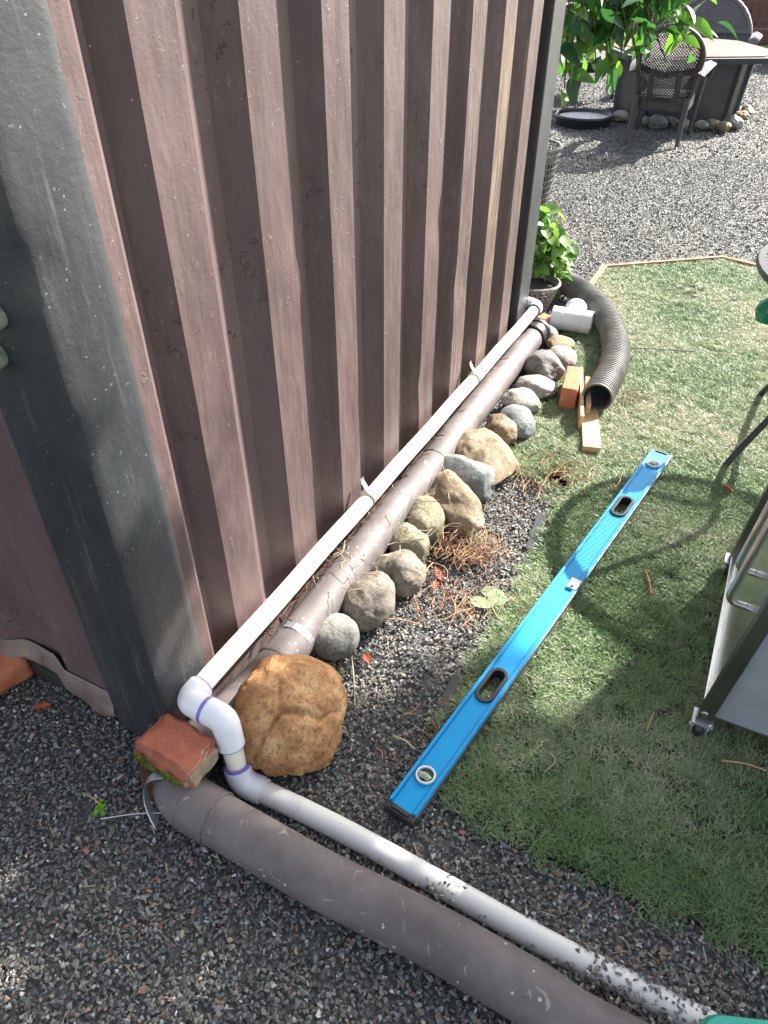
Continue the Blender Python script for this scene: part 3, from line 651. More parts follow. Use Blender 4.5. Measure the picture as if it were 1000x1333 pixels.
mb = MB(); mb.box(c-dirn*.045+Vector((0,0,-.018)), (.03, .06, .075), Matrix.Rotation(.4, 3, 'Z')); setp(mb.build('wood_offcut', M['rustwood'], None, bevel=.004), 'dark rusty brown wood offcut under the metal bracket', 'wood')
bpy.data.objects['wood_offcut'].location = br.location
# stub of blotchy label on the pipe near the camera
def on_pipe(u, v):
    return at(u, v, .112)

# ------------------------------------------------------------------ stones
def stone_mesh(seed, w, d, h, lump=.18, flat=.25, sub_=5, cuts=3):
    bm = bmesh.new(); bmesh.ops.create_icosphere(bm, subdivisions=sub_, radius=1); r = random.Random(seed); off = Vector((seed*3.7, seed*1.3, seed*.7))
    planes = [(Vector((r.gauss(0,1), r.gauss(0,1), r.gauss(0,.7))).normalized(), r.uniform(.60, .82)) for _ in range(cuts)]
    for v in bm.verts:
        p = v.co.copy(); k = 1+lump*noise.noise(p*.9+off)*1.8+lump*.5*noise.noise(p*2.2+off)+(.008+lump*.12)*noise.noise(p*6+off)+(.004+lump*.05)*noise.noise(p*14+off); p = p*k
        for n_, dd in planes:
            t = p.dot(n_)-dd
            if t > 0: p -= n_*t*.72
        if p.z < -.55: p.z = -.55+(p.z+.55)*.3
        v.co = Vector((p.x*w/2, p.y*d/2, p.z*h/2))
    me = bpy.data.meshes.new('stone'); bm.to_mesh(me); bm.free(); return me
def stone(u, v, wpx, hpx, mat, label, seed, rz=0, lump=.18, cuts=3, zc=None, group='river stones lined up along the brown drain pipe', name='stone', asp=1.0, fx=1.0):
    zc = .045 if zc is None else zc; p = at(u, v, zc); dp = depth(p); w = wpx*dp/FPX*1.1; e = hpx*dp/FPX*1.1
    sp = (CAM_H-p.z)/math.hypot(p.y, CAM_H-p.z); cp = math.sqrt(1-sp*sp)
    h = min(e*.78, w*.85)*asp; d = math.sqrt(max((e*e-(h*cp)**2), (.4*e)**2))/sp
    d = min(d, e*1.35)
    o = link(name, stone_mesh(seed, w, d, h, lump, cuts=cuts), M[mat], None, True); o.location = p; o.rotation_euler = (0, 0, rz)
    return setp(o, label, 'stone', group)
S = [
 (435,828,60,56,'rk_grey','smooth oval grey green stone, nearest in the row, beside the boulder',0,.10,0),
 (480,783,70,68,'rk_tan','grey brown rough stone with a purple scratch, second from the boulder',0,.16,3),
 (516,746,62,58,'rk_tan','cracked tan stone below the straw near the pipe, third from the boulder',0,.2,3),
 (532,710,46,52,'rk_olive','small rounded yellowish stone, fourth from the boulder',0,.1,1),
 (554,679,50,60,'rk_olive','olive veined round stone wrapped in dry straw',0,.12,1),
 (590,661,60,80,'rk_sand','tall tan stone leaning beside the dry twigs',.5,.24,4),
 (604,623,62,66,'rk_blue','pitted blue grey stone with a notch in its top',1.2,.12,3),
 (634,600,72,70,'rk_sand','largest angular tan stone of the row by the pipe',-.4,.22,5),
 (629,571,46,26,'rk_pale','pale whitish stone tucked behind the largest tan stone',0,.1,2),
 (650,561,42,44,'rk_brown','dark brown rough stone with a broken face',0,.2,4),
 (672,549,46,42,'rk_blue','smooth grey green round stone beside the dark brown one',0,.08,0),
 (678,523,46,34,'rk_pale','pale speckled stone beside the smooth grey green one',0,.14,2),
 (697,504,52,36,'rk_pale','pale pointed stone below the grey pitted pair',-.3,.16,3),
 (708,477,48,46,'rk_grey','dimpled grey stone next to the black pipe coupling',0,.2,2),
 (731,466,36,32,'rk_pale','pale tan stone behind the dimpled grey stone',0,.08,1),
 (729,448,34,22,'rk_orange','flat orange tan stone under the white pipe tee',0,.08,1),
 (714,434,22,24,'rk_blue','small grey stone between the coupling and the white tee',0,.12,2)]
for i, (u, v, w, h, mt, lb, rz, lump, cuts) in enumerate(S): stone(u, v, w, h, mt, lb, 11+i*5, rz, lump, cuts)
# boulder with folds
def boulder():
    p0 = at(378, 928, .085); bm = bmesh.new(); bmesh.ops.create_icosphere(bm, subdivisions=6, radius=1); off = Vector((5.1, 2.2, 8.4))
    cre = [((.02, .22), (.40, .16)), ((.10, .20), (-.10, -.12)), ((-.10, -.12), (-.24, -.52)), ((.40, .16), (.85, .12)), ((-.24, -.52), (-.24, -.95)), ((-.15, .62), (.02, .22))]
    def sd(p, a, b):
        a, b = Vector(a), Vector(b); t = max(0, min(1, (p-a).dot(b-a)/(b-a).length_squared)); return (p-a-(b-a)*t).length
    for v in bm.verts:
        p = v.co.copy(); k = 1+.17*noise.noise(p*1.1+off)+.07*noise.noise(p*2.6+off)+.032*noise.noise(p*5+off)+.016*noise.noise(p*12+off)+.008*noise.noise(p*28+off)
        q = p*k
        # outline: narrower waist lower left
        wob = Vector((noise.noise(p*3+off), noise.noise(p*3-off)))*.09
        vw = Vector((p.x, p.y*.72+p.z*.55)) + wob
        if p.z > -.4:
            dep_ = 0
            for ii, (a, b) in enumerate(cre):
                dd = sd(vw, a, b); dep_ = max(dep_, (.085, .095, .095, .035, .07, .03)[ii]*math.exp(-(dd/.045)**2))
            side = .035*math.tanh((vw.x+.1-vw.y*.35)*9)*math.exp(-((vw.y+.3)/.5)**2)
            q *= 1-dep_*1.25-side*1.6
        if q.z < -.5: q.z = -.5+(q.z+.5)*.3
        v.co = Vector((q.x*.145*(1.0+.10*q.y), q.y*.158, q.z*.118))
    me = bpy.data.meshes.new('boulder'); bm.to_mesh(me); bm.free()
    o = link('boulder', me, M['boulder'], None, True); o.location = p0; o.rotation_euler = (0, 0, R(-12))
    setp(o, 'big ochre brown creased boulder beside the white pipe elbow', 'boulder')
boulder()

# ------------------------------------------------------------------ bricks
def rough_brick(name, size, mat, parent=None, seed=1, amp=.004, bev=.005, chip=0, mats=None):
    bm = bmesh.new(); bmesh.ops.create_cube(bm, size=1)
    for v in bm.verts: v.co = Vector((v.co.x*size[0], v.co.y*size[1], v.co.z*size[2]))
    bmesh.ops.bevel(bm, geom=bm.edges[:], offset=bev, segments=2, affect='EDGES')
    bmesh.ops.subdivide_edges(bm, edges=[e for e in bm.edges if e.calc_length() > .03], cuts=14, use_grid_fill=True)
    off = Vector((seed*9, seed*5, 0))
    for v in bm.verts:
        n_ = v.normal; a = noise.noise(v.co*28+off)*amp+noise.noise(v.co*80+off)*amp*.35
        e = sum(1 for c_, s_ in zip(v.co, size) if abs(c_) > s_/2-.012)
        if e >= 2: a -= amp*.9*max(0, noise.noise(v.co*20-off)+.25)*chip*e
        v.co += Vector(v.co).normalized()*a*1.2
    me = bpy.data.meshes.new(name); bm.normal_update(); bm.to_mesh(me); bm.free()
    o = link(name, me, mats or M[mat], parent, True); return o
b1 = empty('mossy_brick', at(233, 976, .145), 0, 'weathered red half brick with moss, sitting on the brown pipe elbow', 'brick')
bo = rough_brick('brick_body', (.16, .108, .072), 'brick', b1, 3, .006, .006, 1.4, [M['brick'], M['mortar']])
for p in bo.data.polygons:
    if p.normal.x > .75: p.material_index = 1
b1.rotation_euler = (R(3), R(4), R(-31))
mb = MB(); r3 = random.Random(8)
for k in range(1500):
    t = r3.random(); f_ = r3.random() < .8
    if f_: p = Vector((r3.uniform(-.082, .06), -.056+r3.uniform(-.003, .003), -.03+abs(r3.gauss(0, .018))))
    else: p = Vector((-.082+r3.uniform(-.003, .003), r3.uniform(-.05, .045), -.03+abs(r3.gauss(0, .02))))
    l_ = r3.uniform(.005, .013); d_ = Vector((r3.gauss(0, .5), r3.gauss(-.6, .5), r3.gauss(.3, .5))).normalized()*l_; s_v = Vector((r3.gauss(0,1), r3.gauss(0,1), r3.gauss(0,1))).normalized()*.0016
    mb.add([p-s_v, p+s_v, p+d_], [(0,1,2)])
mo = link('moss', mb.mesh('moss'), M['moss'], b1); mo['kind'] = 'stuff'
pA, pB = at(748, 480, .1), at(741, 511, .1)
b2 = rough_brick('brick', (.215, .068, .1), 'brick2', None, 6, .002, .003, .6); mid = (pA+pB)/2; b2.location = (mid.x, mid.y, .062); b2.rotation_euler = (0, 0, math.atan2((pA-pB).y, (pA-pB).x))
setp(b2, 'orange red brick standing on edge beside the black hose mouth', 'brick')
b3 = rough_brick('brick', (.2, .1, .065), 'brick2', None, 9, .003, .004, 1); b3.location = at(-16, 885, .045); b3.rotation_euler = (0, 0, R(50)); setp(b3, 'orange red brick at the left edge beside the container foot', 'brick')
b4 = rough_brick('brick', (.1, .08, .06), 'brick2', None, 12, .003, .004, 1); b4.location = at(712, 420, .03); b4.rotation_euler = (0, 0, R(-40)); setp(b4, 'small orange brick piece left of the white pipe tee', 'brick')
# wood pieces by the hose
def plank(name, a, b, w, h, label):
    a, b = Vector(a), Vector(b); c = (a+b)/2; mb = MB(); d_ = b-a; q = d_.to_track_quat('X', 'Z').to_matrix()
    mb.box((0,0,0), (d_.length, w, h)); o = mb.build(name, M['wood'], None, bevel=.0015); o.location = c; o.rotation_euler = q.to_euler(); return setp(o, label, 'wood piece')
plank('wood_plank', at(757, 486, .08)+Vector((0, .02, -.02)), at(756, 553, .045), .014, .085, 'thin sawn wood board on edge between brick and hose')
plank('wood_block', at(768, 520, .03)+Vector((0, .03, -.01)), at(770, 586, .03), .068, .03, 'flat sawn wood block propping up the hose mouth')
plank('wood_shim', at(764, 498, .06), at(765, 535, .055), .02, .06, 'short wood shim between the thin board and the hose mouth')

# ------------------------------------------------------------------ hose with real ribs
hp = [at(706, 352, .10), at(732, 366, .09), at(757, 380, .08), at(785, 407, .08), at(800, 440, .08), at(799, 476, .09), at(778, 517, .095)]
hs = spline(hp, 40); L_ = [0]
for a, b in zip(hs[:-1], hs[1:]): L_.append(L_[-1]+(b-a).length)
tot = L_[-1]; nst = int(tot/.0042)
path = []
for k in range(nst+1):
    t = k/nst*tot; j = max(i for i in range(len(L_)) if L_[i] <= t+1e-9); j = min(j, len(hs)-2)
    path.append(hs[j].lerp(hs[j+1], (t-L_[j])/max(1e-9, L_[j+1]-L_[j])))
rad = [.0585+(.0052 if (k % 4) in (0, 1) else -.0052) for k in range(nst+1)]
hose = empty('drainage_hose', (path[-1].x, path[-1].y, 0), 0, 'curved black corrugated drainage hose lying open ended on the lawn', 'hose'); Oh = hose.location
mb = MB(); mb.tube([p-Oh for p in path], rad, 32, cap=False); mb.build('corrugated_tube', M['hose'], hose, smooth=False)
mb = MB(); mb.tube([p-Oh for p in path[-60:]], [r_-.006 for r_ in rad[-60:]], 32, cap=False); mb.build('tube_lining', M['hose_in'], hose)
ring(path[-1], path[-1]-path[-3], .0625, .008, 'hose_rim', 'hose', hose, Oh)
mb = MB(); mb.lathe([(.0, 0), (.052, 0)], path[-58]-Oh, 32, M=(path[-58]-path[-60]).to_track_quat('Z', 'Y').to_matrix()); mb.build('tube_lining', M['hose_in'], hose)

# ------------------------------------------------------------------ white tee
tc_ = at(744, 416, .07); tee = empty('pipe_tee', (tc_.x, tc_.y, 0), 0, 'dusty white plastic pipe tee lying on the lawn by the hose', 'pipe fitting')
ta, tb = at(719, 413, .07)-tee.location, at(770, 421, .07)-tee.location; td = (tb-ta).normalized(); tm = (ta+tb)/2
def hollow(name, a, b, r, parent, mat, rim=.004):
    d_ = (b-a); q = d_.to_track_quat('Z', 'Y').to_matrix(); l_ = d_.length; mb = MB()
    mb.lathe([(r-rim, .02), (r-rim, 0), (r, 0), (r, l_*.25), (r*.965, l_*.26), (r*.965, l_*.74), (r, l_*.75), (r, l_), (r-rim, l_), (r-rim, l_-.02)], a, 36, M=q)
    return mb.build(name, M[mat], parent, smooth=True)
hollow('tee_body', ta, tb, .058, tee, 'pvc_tee')
bd = Vector((td.y*-1, td.x, .25)).normalized(); hollow('tee_branch', tm, tm+bd*.11, .054, tee, 'pvc_tee')

# ------------------------------------------------------------------ spirit level
la, lb = at(520, 1056, .052), at(862, 588, .052); ld = (lb-la).normalized(); Ln = (lb-la).length; lw = .074; lt = .03
lv = empty('spirit_level', la-Vector((0,0,.052)), 0, 'long blue spirit level lying across the lawn edge', 'spirit level')
lv.rotation_euler = (0, 0, math.atan2(ld.y, ld.x))   # local x along the level
lz = .052
def rounded(w, l, r_, n=8):
    pts = []
    for cx_, cy_, a0 in ((l/2-r_, w/2-r_, 0), (-l/2+r_, w/2-r_, 90), (-l/2+r_, -w/2+r_, 180), (l/2-r_, -w/2+r_, 270)):
        for k in range(n+1): a = R(a0+90*k/n); pts.append((cx_+r_*math.cos(a), cy_+r_*math.sin(a)))
    return pts
def curve_plate(name, loops, thick, mat, parent, z, bevel=.0012):
    cu = bpy.data.curves.new(name, 'CURVE'); cu.dimensions = '2D'; cu.fill_mode = 'BOTH'; cu.extrude = thick/2-bevel; cu.bevel_depth = bevel; cu.bevel_resolution = 1
    for lp in loops:
        sp = cu.splines.new('POLY'); sp.points.add(len(lp)-1); sp.use_cyclic_u = True
        for p, (x_, y_) in zip(sp.points, lp): p.co = (x_, y_, 0, 1)
    tmp = bpy.data.objects.new('tmp', cu); me = bpy.data.meshes.new_from_object(tmp); bpy.data.objects.remove(tmp)
    o = link(name, me, mat, parent); o.location = (0, 0, z); return o
holes = [Ln*.244, Ln*.770]; vials = [Ln*.062, Ln*.945]; mid_x = Ln*.512
def shift(lp, x_, y_=0): return [(a+x_, b+y_) for a, b in lp]
loops = [[(.012, -lw/2), (Ln-.008, -lw/2), (Ln-.008, lw/2), (.012, lw/2)]]
for hx in holes: loops.append(shift(rounded(.046, .118, .022), hx))
for vx in vials: loops.append([(vx+.021*math.cos(a*math.pi/12), .021*math.sin(a*math.pi/12)) for a in range(24)])
curve_plate('level_body', loops, lt*.8, M['blue'], lv, lz-lt/2-.001, .001)
for sgn in (-1, 1):
    mb = MB(); mb.box((Ln/2+.002, sgn*(lw/2-.004), lz+.0005), (Ln-.022, .008, .004)); mb.build('edge_rail', M['blue'], lv, bevel=.001)
    mb = MB(); mb.box((Ln/2+.002, sgn*(lw/2-.0093), lz-.0006), (Ln-.022, .0016, .002)); mb.build('groove', M['blue_dark'], lv)
    mb = MB(); mb.box((Ln/2+.002, sgn*(lw/2+.0012), lz-lt/2-.003), (Ln-.02, .0028, lt-.004)); mb.build('side_face', M['level_side'], lv, bevel=.0008)
for hx in holes: curve_plate('handle_rim', [shift(rounded(.050, .124, .025), hx), shift(rounded(.036, .108, .018), hx)], lt+.004, M['black_plastic'], lv, lz-lt/2+.0005)
for vx in vials:
    an = [(vx+.0235*math.cos(a*math.pi/16), .0235*math.sin(a*math.pi/16)) for a in range(32)]; inn = [(vx+.0200*math.cos(a*math.pi/16), .0200*math.sin(a*math.pi/16)) for a in range(32)]
    v_ = curve_plate('vial', [an, inn], .006, M['vial_white'], lv, lz+.001, .0008)
    mb = MB(); mb.lathe([(0, 0), (.0203, 0)], (vx, 0, lz-.006), 32); w = mb.build('vial_window', M['level_side'], v_); w.location = (0, 0, -lz-.001)
    mb = MB(); mb.tube([(vx-.006, -.015, lz-.001), (vx-.002, 0, lz), (vx-.006, .015, lz-.001)], .0085, 12); w = mb.build('vial_tube', M['vial_fluid'], v_, smooth=True); w.location = (0, 0, -lz-.001)
v_ = curve_plate('centre_vial', [[(mid_x-.022, -.037), (mid_x+.022, -.037), (mid_x+.022, -.008), (mid_x-.022, -.008)]], .008, M['vial_white'], lv, lz+.001, .001)
mb = MB(); mb.tube([(mid_x-.015, -.022, 0), (mid_x+.015, -.022, 0)], .006, 12); w = mb.build('vial_tube', M['vial_fluid'], v_, smooth=True); w.location = (0, 0, .004)
for x0_, x1_ in ((-.006, .016), (Ln-.012, Ln+.004)):
    mb = MB(); cx_ = (x0_+x1_)/2; mb.box((cx_, 0, lz-lt/2-.003), (x1_-x0_, lw+.008, lt-.002)); e_ = mb.build('end_cap', M['black_plastic'], lv, bevel=.004)
    mb = MB(); mb.box((x0_+.010 if x0_ < 0 else x1_-.006, 0, lz-.002), (.008, lw*.62, .004)); mb.build('cap_slot', M['rubber'], e_, bevel=.001)
# slight rise of the far end on the turf is ignored: the level rests flat on grass tips

# ------------------------------------------------------------------ stainless cart on the right
cc = at(918, 930, .095); cf = at(957, 724, .095); ca = (cf-cc); ca.z = 0; clen = ca.length; ca.normalize(); cb = Vector((ca.y, -ca.x, 0))   # cb points right
cart = empty('steel_cart', (cc.x, cc.y, 0), math.atan2(ca.y, ca.x), 'stainless steel cart on castors at the right edge of the lawn', 'cart')
# local: x away along the side, -y to the right, z up
W_ = .55; HZ = .82; lean = .10
def cl(x_, y_, z_): return Vector((x_, -y_-lean*(z_-.095)*.8, z_))
def qbar(name, a, b, w, h, mat, parent=cart): mb = MB(); mb.beam(a, b, w, h); return mb.build(name, M[mat], parent, bevel=.002)
qbar('corner_post', cl(0, 0, .08), cl(0, 0, HZ), .030, .034, 'steel_dark')
qbar('corner_post', cl(clen, 0, .08), cl(clen, 0, HZ), .028, .028, 'steel_dark')
qbar('corner_post', cl(0, W_, .08), cl(0, W_, HZ), .03, .03, 'steel_dark'); qbar('corner_post', cl(clen, W_, .08), cl(clen, W_, HZ), .03, .03, 'steel_dark')
qbar('bottom_rail', cl(.01, 0, .097), cl(clen, 0, .097), .022, .018, 'steel')
def quad(name, pts, mat, th=.004):
    n_ = (pts[1]-pts[0]).cross(pts[2]-pts[0]).normalized()*th; mb = MB(); mb.add([p for p in pts]+[p-n_ for p in pts], [(0,1,2,3),(7,6,5,4),(0,4,5,1),(1,5,6,2),(2,6,7,3),(3,7,4,0)]); return mb.build(name, M[mat], cart)
quad('side_panel', [cl(.012, .004, .11), cl(clen-.01, .004, .11), cl(clen-.01, .004, HZ-.02), cl(.012, .004, HZ-.02)], 'steel')
quad('front_panel', [cl(.004, .02, .095), cl(.004, W_-.02, .095), cl(.004, W_-.02, HZ-.02), cl(.004, .02, HZ-.02)], 'panel_grey')
quad('top_panel', [cl(0, -.01, HZ), cl(clen, -.01, HZ), cl(clen, W_, HZ), cl(0, W_, HZ)], 'steel')
quad('base_panel', [cl(0, 0, .09), cl(clen, 0, .09), cl(clen, W_, .09), cl(0, W_, .09)], 'steel_dark')
for dx_, dz_ in ((.0, 0), (.10, .03)):
    a = cl(.20+dx_, -.045, .30+dz_); b = cl(.20+dx_, -.045, .60)
    mb = MB(); pth = [cl(.20+dx_, .0, .30+dz_)]+arc3(cl(.2+dx_, .0, .30+dz_), a, b, .03, 5)+[b]+[cl(.20+dx_, 0, .62)]
    mb.tube(pth, .010, 14); mb.build('handle', M['steel'], cart, smooth=True)
def castor(x_, y_):
    k_ = empty('castor', (0,0,0)); k_.parent = cart; k_.location = (x_, -y_, 0)
    mb = MB(); mb.box((0, 0, .078), (.05, .05, .006)); mb.box((.012, .018, .052), (.034, .003, .05), Matrix.Rotation(.3, 3, 'Y')); mb.box((.012, -.018, .052), (.034, .003, .05), Matrix.Rotation(.3, 3, 'Y')); mb.tube([(.012,-.024,.03),(.012,.024,.03)], .006, 10)
    mb.build('castor_fork', M['strap_metal'], k_, bevel=.001)
    mb = MB(); mb.lathe([(.008, -.011), (.024, -.011), (.028, -.007), (.028, .007), (.024, .011), (.008, .011)], (.014, 0, .03), 24, M=Matrix.Rotation(math.pi/2, 3, 'X')); mb.build('castor_wheel', M['rubber'], k_, smooth=True)
for x_, y_ in ((0, 0), (clen, 0), (0, W_), (clen, W_)): castor(x_, y_)
bo_ = MB(); bo_.lathe([(0, .004), (.007, .004), (.009, 0)], (-.017, .004, .115), 14, M=Matrix.Rotation(-math.pi/2, 3, 'Y')); bo_.build('bolt', M['steel'], cart)

# ------------------------------------------------------------------ round patio table
tb_ = empty('patio_table', (1.745, 2.37, 0), 0, 'round black metal patio table with curved legs at the right edge', 'table')
mb = MB(); mb.lathe([(.44, .688), (.468, .690), (.476, .702), (.470, .716), (.450, .719), (.446, .706)], (0,0,0), 48); mb.build('table_rim', M['table_black'], tb_, smooth=True)
mb = MB()
for k in range(-33, 34):      # expanded metal mesh: bars crossing at a shallow angle
    for sg in (-1, 1):
        o_ = k*.0135; hl = math.sqrt(max(0, .446**2-o_**2))
        if hl > .02:
            q_ = Matrix.Rotation(sg*.35+.4, 3, 'Z'); mb.beam(q_ @ Vector((-hl, o_, .708+sg*.0012)), q_ @ Vector((hl, o_, .708+sg*.0012)), .0034, .002)
mb.build('tabletop', M['table_top'], tb_)
f1 = Vector((1.291, 2.274, 0))-tb_.location
for k in range(4):
    a = math.atan2(f1.y, f1.x)-k*math.pi/2; dx_ = Vector((math.cos(a), math.sin(a), 0)); rr = f1.length
    mb = MB(); mb.tube(spline([dx_*rr+Vector((0,0,.004)), dx_*(rr*.90)+Vector((0,0,.09)), dx_*(rr*.66)+Vector((0,0,.26)), dx_*(rr*.36)+Vector((0,0,.42)), dx_*(rr*.34)+Vector((0,0,.56)), dx_*(rr*.8)+Vector((0,0,.69))], 6), [.013]*3+[.0125]*28, 12); mb.build('leg', M['table_black'], tb_, smooth=True)
gp = at(1003, 402, .52); mb = MB(); mb.lathe([(.0, .05), (.02, .05), (.022, .035), (.042, .02), (.05, -.01), (.04, -.045), (0, -.06)], (0,0,0), 20)
o = mb.build('green_ornament', M['green_glass'], None, smooth=True); o.location = gp; setp(o, 'green glass ornament under the round table at the right edge', 'ornament')

# ------------------------------------------------------------------ wicker chairs and fire table
def lattice(mb, w, h, cell, rod, f, diag=True):
    """woven panel: f(u, v) maps panel coordinates (u across, v up) to a point"""
    n_ = int((w+h)/cell)
    for sgn in (1, -1):
        for k in range(-n_, n_*2):
            pts = []
            for j in range(13):
                v_ = h*j/12; u_ = k*cell + sgn*v_ - (0 if sgn > 0 else 0)
                if -w/2 <= u_-w/2 <= w/2 and 0 <= u_ <= w: pts.append(f(u_-w/2, v_))
            if len(pts) > 1: mb.tube(pts, rod, 4, cap=False)
def wicker_chair(name, loc, rz, wid, hgt, mat, label, round_top=.5, solid=False):
    """local: seat faces +y, back at -y"""
    t = empty(name, loc, rz, label, 'chair'); hw = wid/2; m_ = M[mat]
    mb = MB()
    for v_ in range(8): mb.beam((-hw*.78, -.2+v_*.06, .38), (hw*.78, -.2+v_*.06, .38), .058, .03)
    mb.build('seat', m_, t)
    mb = MB(); mb.beam((-hw*.8, .25, .33), (hw*.8, .25, .33), .03, .09); mb.beam((-hw*.8, -.2, .33), (hw*.8, -.2, .33), .03, .09); mb.beam((-hw*.8, -.2, .33), (-hw*.8, .25, .33), .03, .09); mb.beam((hw*.8, -.2, .33), (hw*.8, .25, .33), .03, .09); mb.build('apron', m_, t)
    def bk(u_, v_):   # leaning and slightly wrapped back
        return Vector((u_, -.23-v_*.28-.0+ (u_/hw)**2*.09, .36+v_))
    bh = hgt-.36; top = []
    for k in range(17):
        a = math.pi*k/16; top.append(bk(-math.cos(a)*hw*.98, bh*(1-round_top)+bh*round_top*math.sin(a)))
    mb = MB(); outline = [bk(-hw*.80, 0)]+[top[0].lerp(bk(-hw*.80, 0), .5)]+top+[top[-1].lerp(bk(hw*.80, 0), .5)]+[bk(hw*.80, 0)]
    mb.tube(outline, .027, 10); mb.beam(bk(-hw*.8, .02), bk(hw*.8, .02), .03, .05); mb.beam(bk(-hw*.92, bh*.45), bk(hw*.92, bh*.45), .03, .045)
    mb.beam(bk(-hw*.42, 0), bk(-hw*.42, bh*.45), .045, .025); mb.beam(bk(hw*.42, 0), bk(hw*.42, bh*.45), .045, .025)
    mb.build('back_frame', m_, t, smooth=True)
    mb = MB()
    def inside(u_, v_):
        if v_ < bh*(1-round_top): return abs(u_) < hw*(.8+.18*v_/(bh*(1-round_top)))
        return (u_/(hw*.98))**2+((v_-bh*(1-round_top))/(bh*round_top))**2 < 1
    cell = .025; rod = .0055
    nn = int((wid+bh)/cell)
    for sgn in (1, -1):
        for k in range(-nn, nn):
            seg_ = []
            for j in range(40):
                v_ = bh*j/39; u_ = k*cell+sgn*v_
                ok = inside(u_, v_) and (solid or v_ > bh*.47 or abs(u_) < hw*.40 or True)
                if ok: seg_.append(bk(u_, v_)+Vector((0, .003*sgn, 0)))
                elif seg_: break
            if len(seg_) > 2: mb.tube([seg_[0], seg_[len(seg_)//2], seg_[-1]], rod if not solid else .0085, 4, cap=False)
    mb.build('backrest', m_, t)
    for sx in (-1, 1):
        arm = spline([(sx*hw*.95, -.30, .60), (sx*hw*1.06, -.12, .64), (sx*hw*1.10, .12, .65), (sx*hw*1.06, .28, .62), (sx*hw*.98, .31, .52)], 5)
        mb = MB()
        for q_ in range(-3, 4): mb.tube([p+Vector((q_*.016, 0, -abs(q_)*.006)) for p in arm], .0125, 6)
        mb.build('arm', m_, t, smooth=True)
        mb = MB(); mb.tube([(sx*hw*.98, .30, .55), (sx*hw*.93, .29, .34), (sx*hw*.9, .31, .0)], [.028, .026, .019], 10); mb.build('leg', m_, t, smooth=True)
        mb = MB(); mb.tube([(sx*hw*.80, -.24, .40), (sx*hw*.80, -.27, .2), (sx*hw*.84, -.33, .0)], [.03, .027, .018], 10); mb.build('leg', m_, t, smooth=True)
    return t
wicker_chair('wicker_chair', (2.66, 7.83, 0), R(-26), .56, .95, 'wicker', 'dark wicker armchair seen from behind in front of the fire table', .42)
wicker_chair('wicker_chair', (3.86, 10.35, 0), R(158), .98, .98, 'wicker_grey', 'wide grey wicker armchair with rounded back behind the fire table', .75, True)
wicker_chair('wicker_chair', (2.35, 10.1, 0), R(205), .60, .9, 'wicker', 'wicker chair mostly hidden behind the hanging leaves', .45)
ft = empty('fire_table', (3.22, 9.12, 0), R(4), 'charcoal fire table with a terracotta tiled top ringed by stones', 'fire table')
def octa(rx, ry, cut, z_): return [(sx, sy, z_) for sx, sy in ((rx, -ry+cut), (rx, ry-cut), (rx-cut, ry), (-rx+cut, ry), (-rx, ry-cut), (-rx, -ry+cut), (-rx+cut, -ry), (rx-cut, -ry))]
def prism(mb, a, b):
    n_ = len(a); mb.add(a+b, [tuple(range(n_-1,-1,-1)), tuple(range(n_, 2*n_))]+[(i, (i+1)%n_, (i+1)%n_+n_, i+n_) for i in range(n_)])
mb = MB(); prism(mb, octa(.55, .5, .2, 0), octa(.58, .53, .21, .56)); mb.build('body', M['charcoal'], ft, bevel=.004)
mb = MB(); prism(mb, octa(.80, .80, .30, .56), octa(.82, .82, .31, .615)); mb.build('table_edge', M['charcoal'], ft, bevel=.006)
mb = MB(); prism(mb, octa(.76, .76, .29, .616), octa(.76, .76, .29, .625)); mb.build('tile_top', M['tile_top'], ft)
mb = MB(); prism(mb, octa(.12, .10, .04, .626), octa(.12, .10, .04, .634)); mb.build('burner_cover', M['rustwood'], ft)
for k, (a, b) in enumerate(zip(octa(.55, .5, .2, 0), octa(.58, .53, .21, .555))):
    mb = MB(); mb.beam(Vector(a)*1.01, Vector((b[0]*1.01, b[1]*1.01, .555)), .05, .05); mb.build('pilaster', M['charcoal'], ft, bevel=.004)
RS = [(808,152,20,16,'rk_pale'),(832,150,13,17,'rk_grey'),(842,158,12,15,'rk_grey'),(857,160,24,20,'rk_grey'),(875,158,12,20,'rk_grey'),(892,163,12,16,'rk_pale'),(914,163,14,14,'rk_pale'),(926,162,18,16,'rk_tan'),(941,165,16,16,'rk_sand'),(954,160,19,20,'rk_pale'),(965,151,16,14,'rk_sand'),(973,144,14,14,'rk_tan')]
RL = ['leftmost pale stone of the fire table ring, beyond the chair legs', 'grey stone left of the chair behind its rear leg', 'slim dark stone beside the big grey stone under the chair', 'biggest grey stone of the fire table ring, under the chair', 'upright stone just left of the chair rear leg', 'half hidden stone between the two right chair legs', 'pale squarish stone right of the chair leg at the fire table', 'brown capped stone at the fire table front', 'smooth sand coloured stone below the fire table corner', 'pale stone at the corner of the fire table', 'flat yellow stone right of the fire table corner', 'rightmost small tan stone of the fire table ring']
for i, ((u, v, w, h, mt), lb) in enumerate(zip(RS, RL)): stone(u, v, w, h, mt, lb, 201+i*7, 0, .2, 2, zc=.05, group='stones ringed around the fire table')
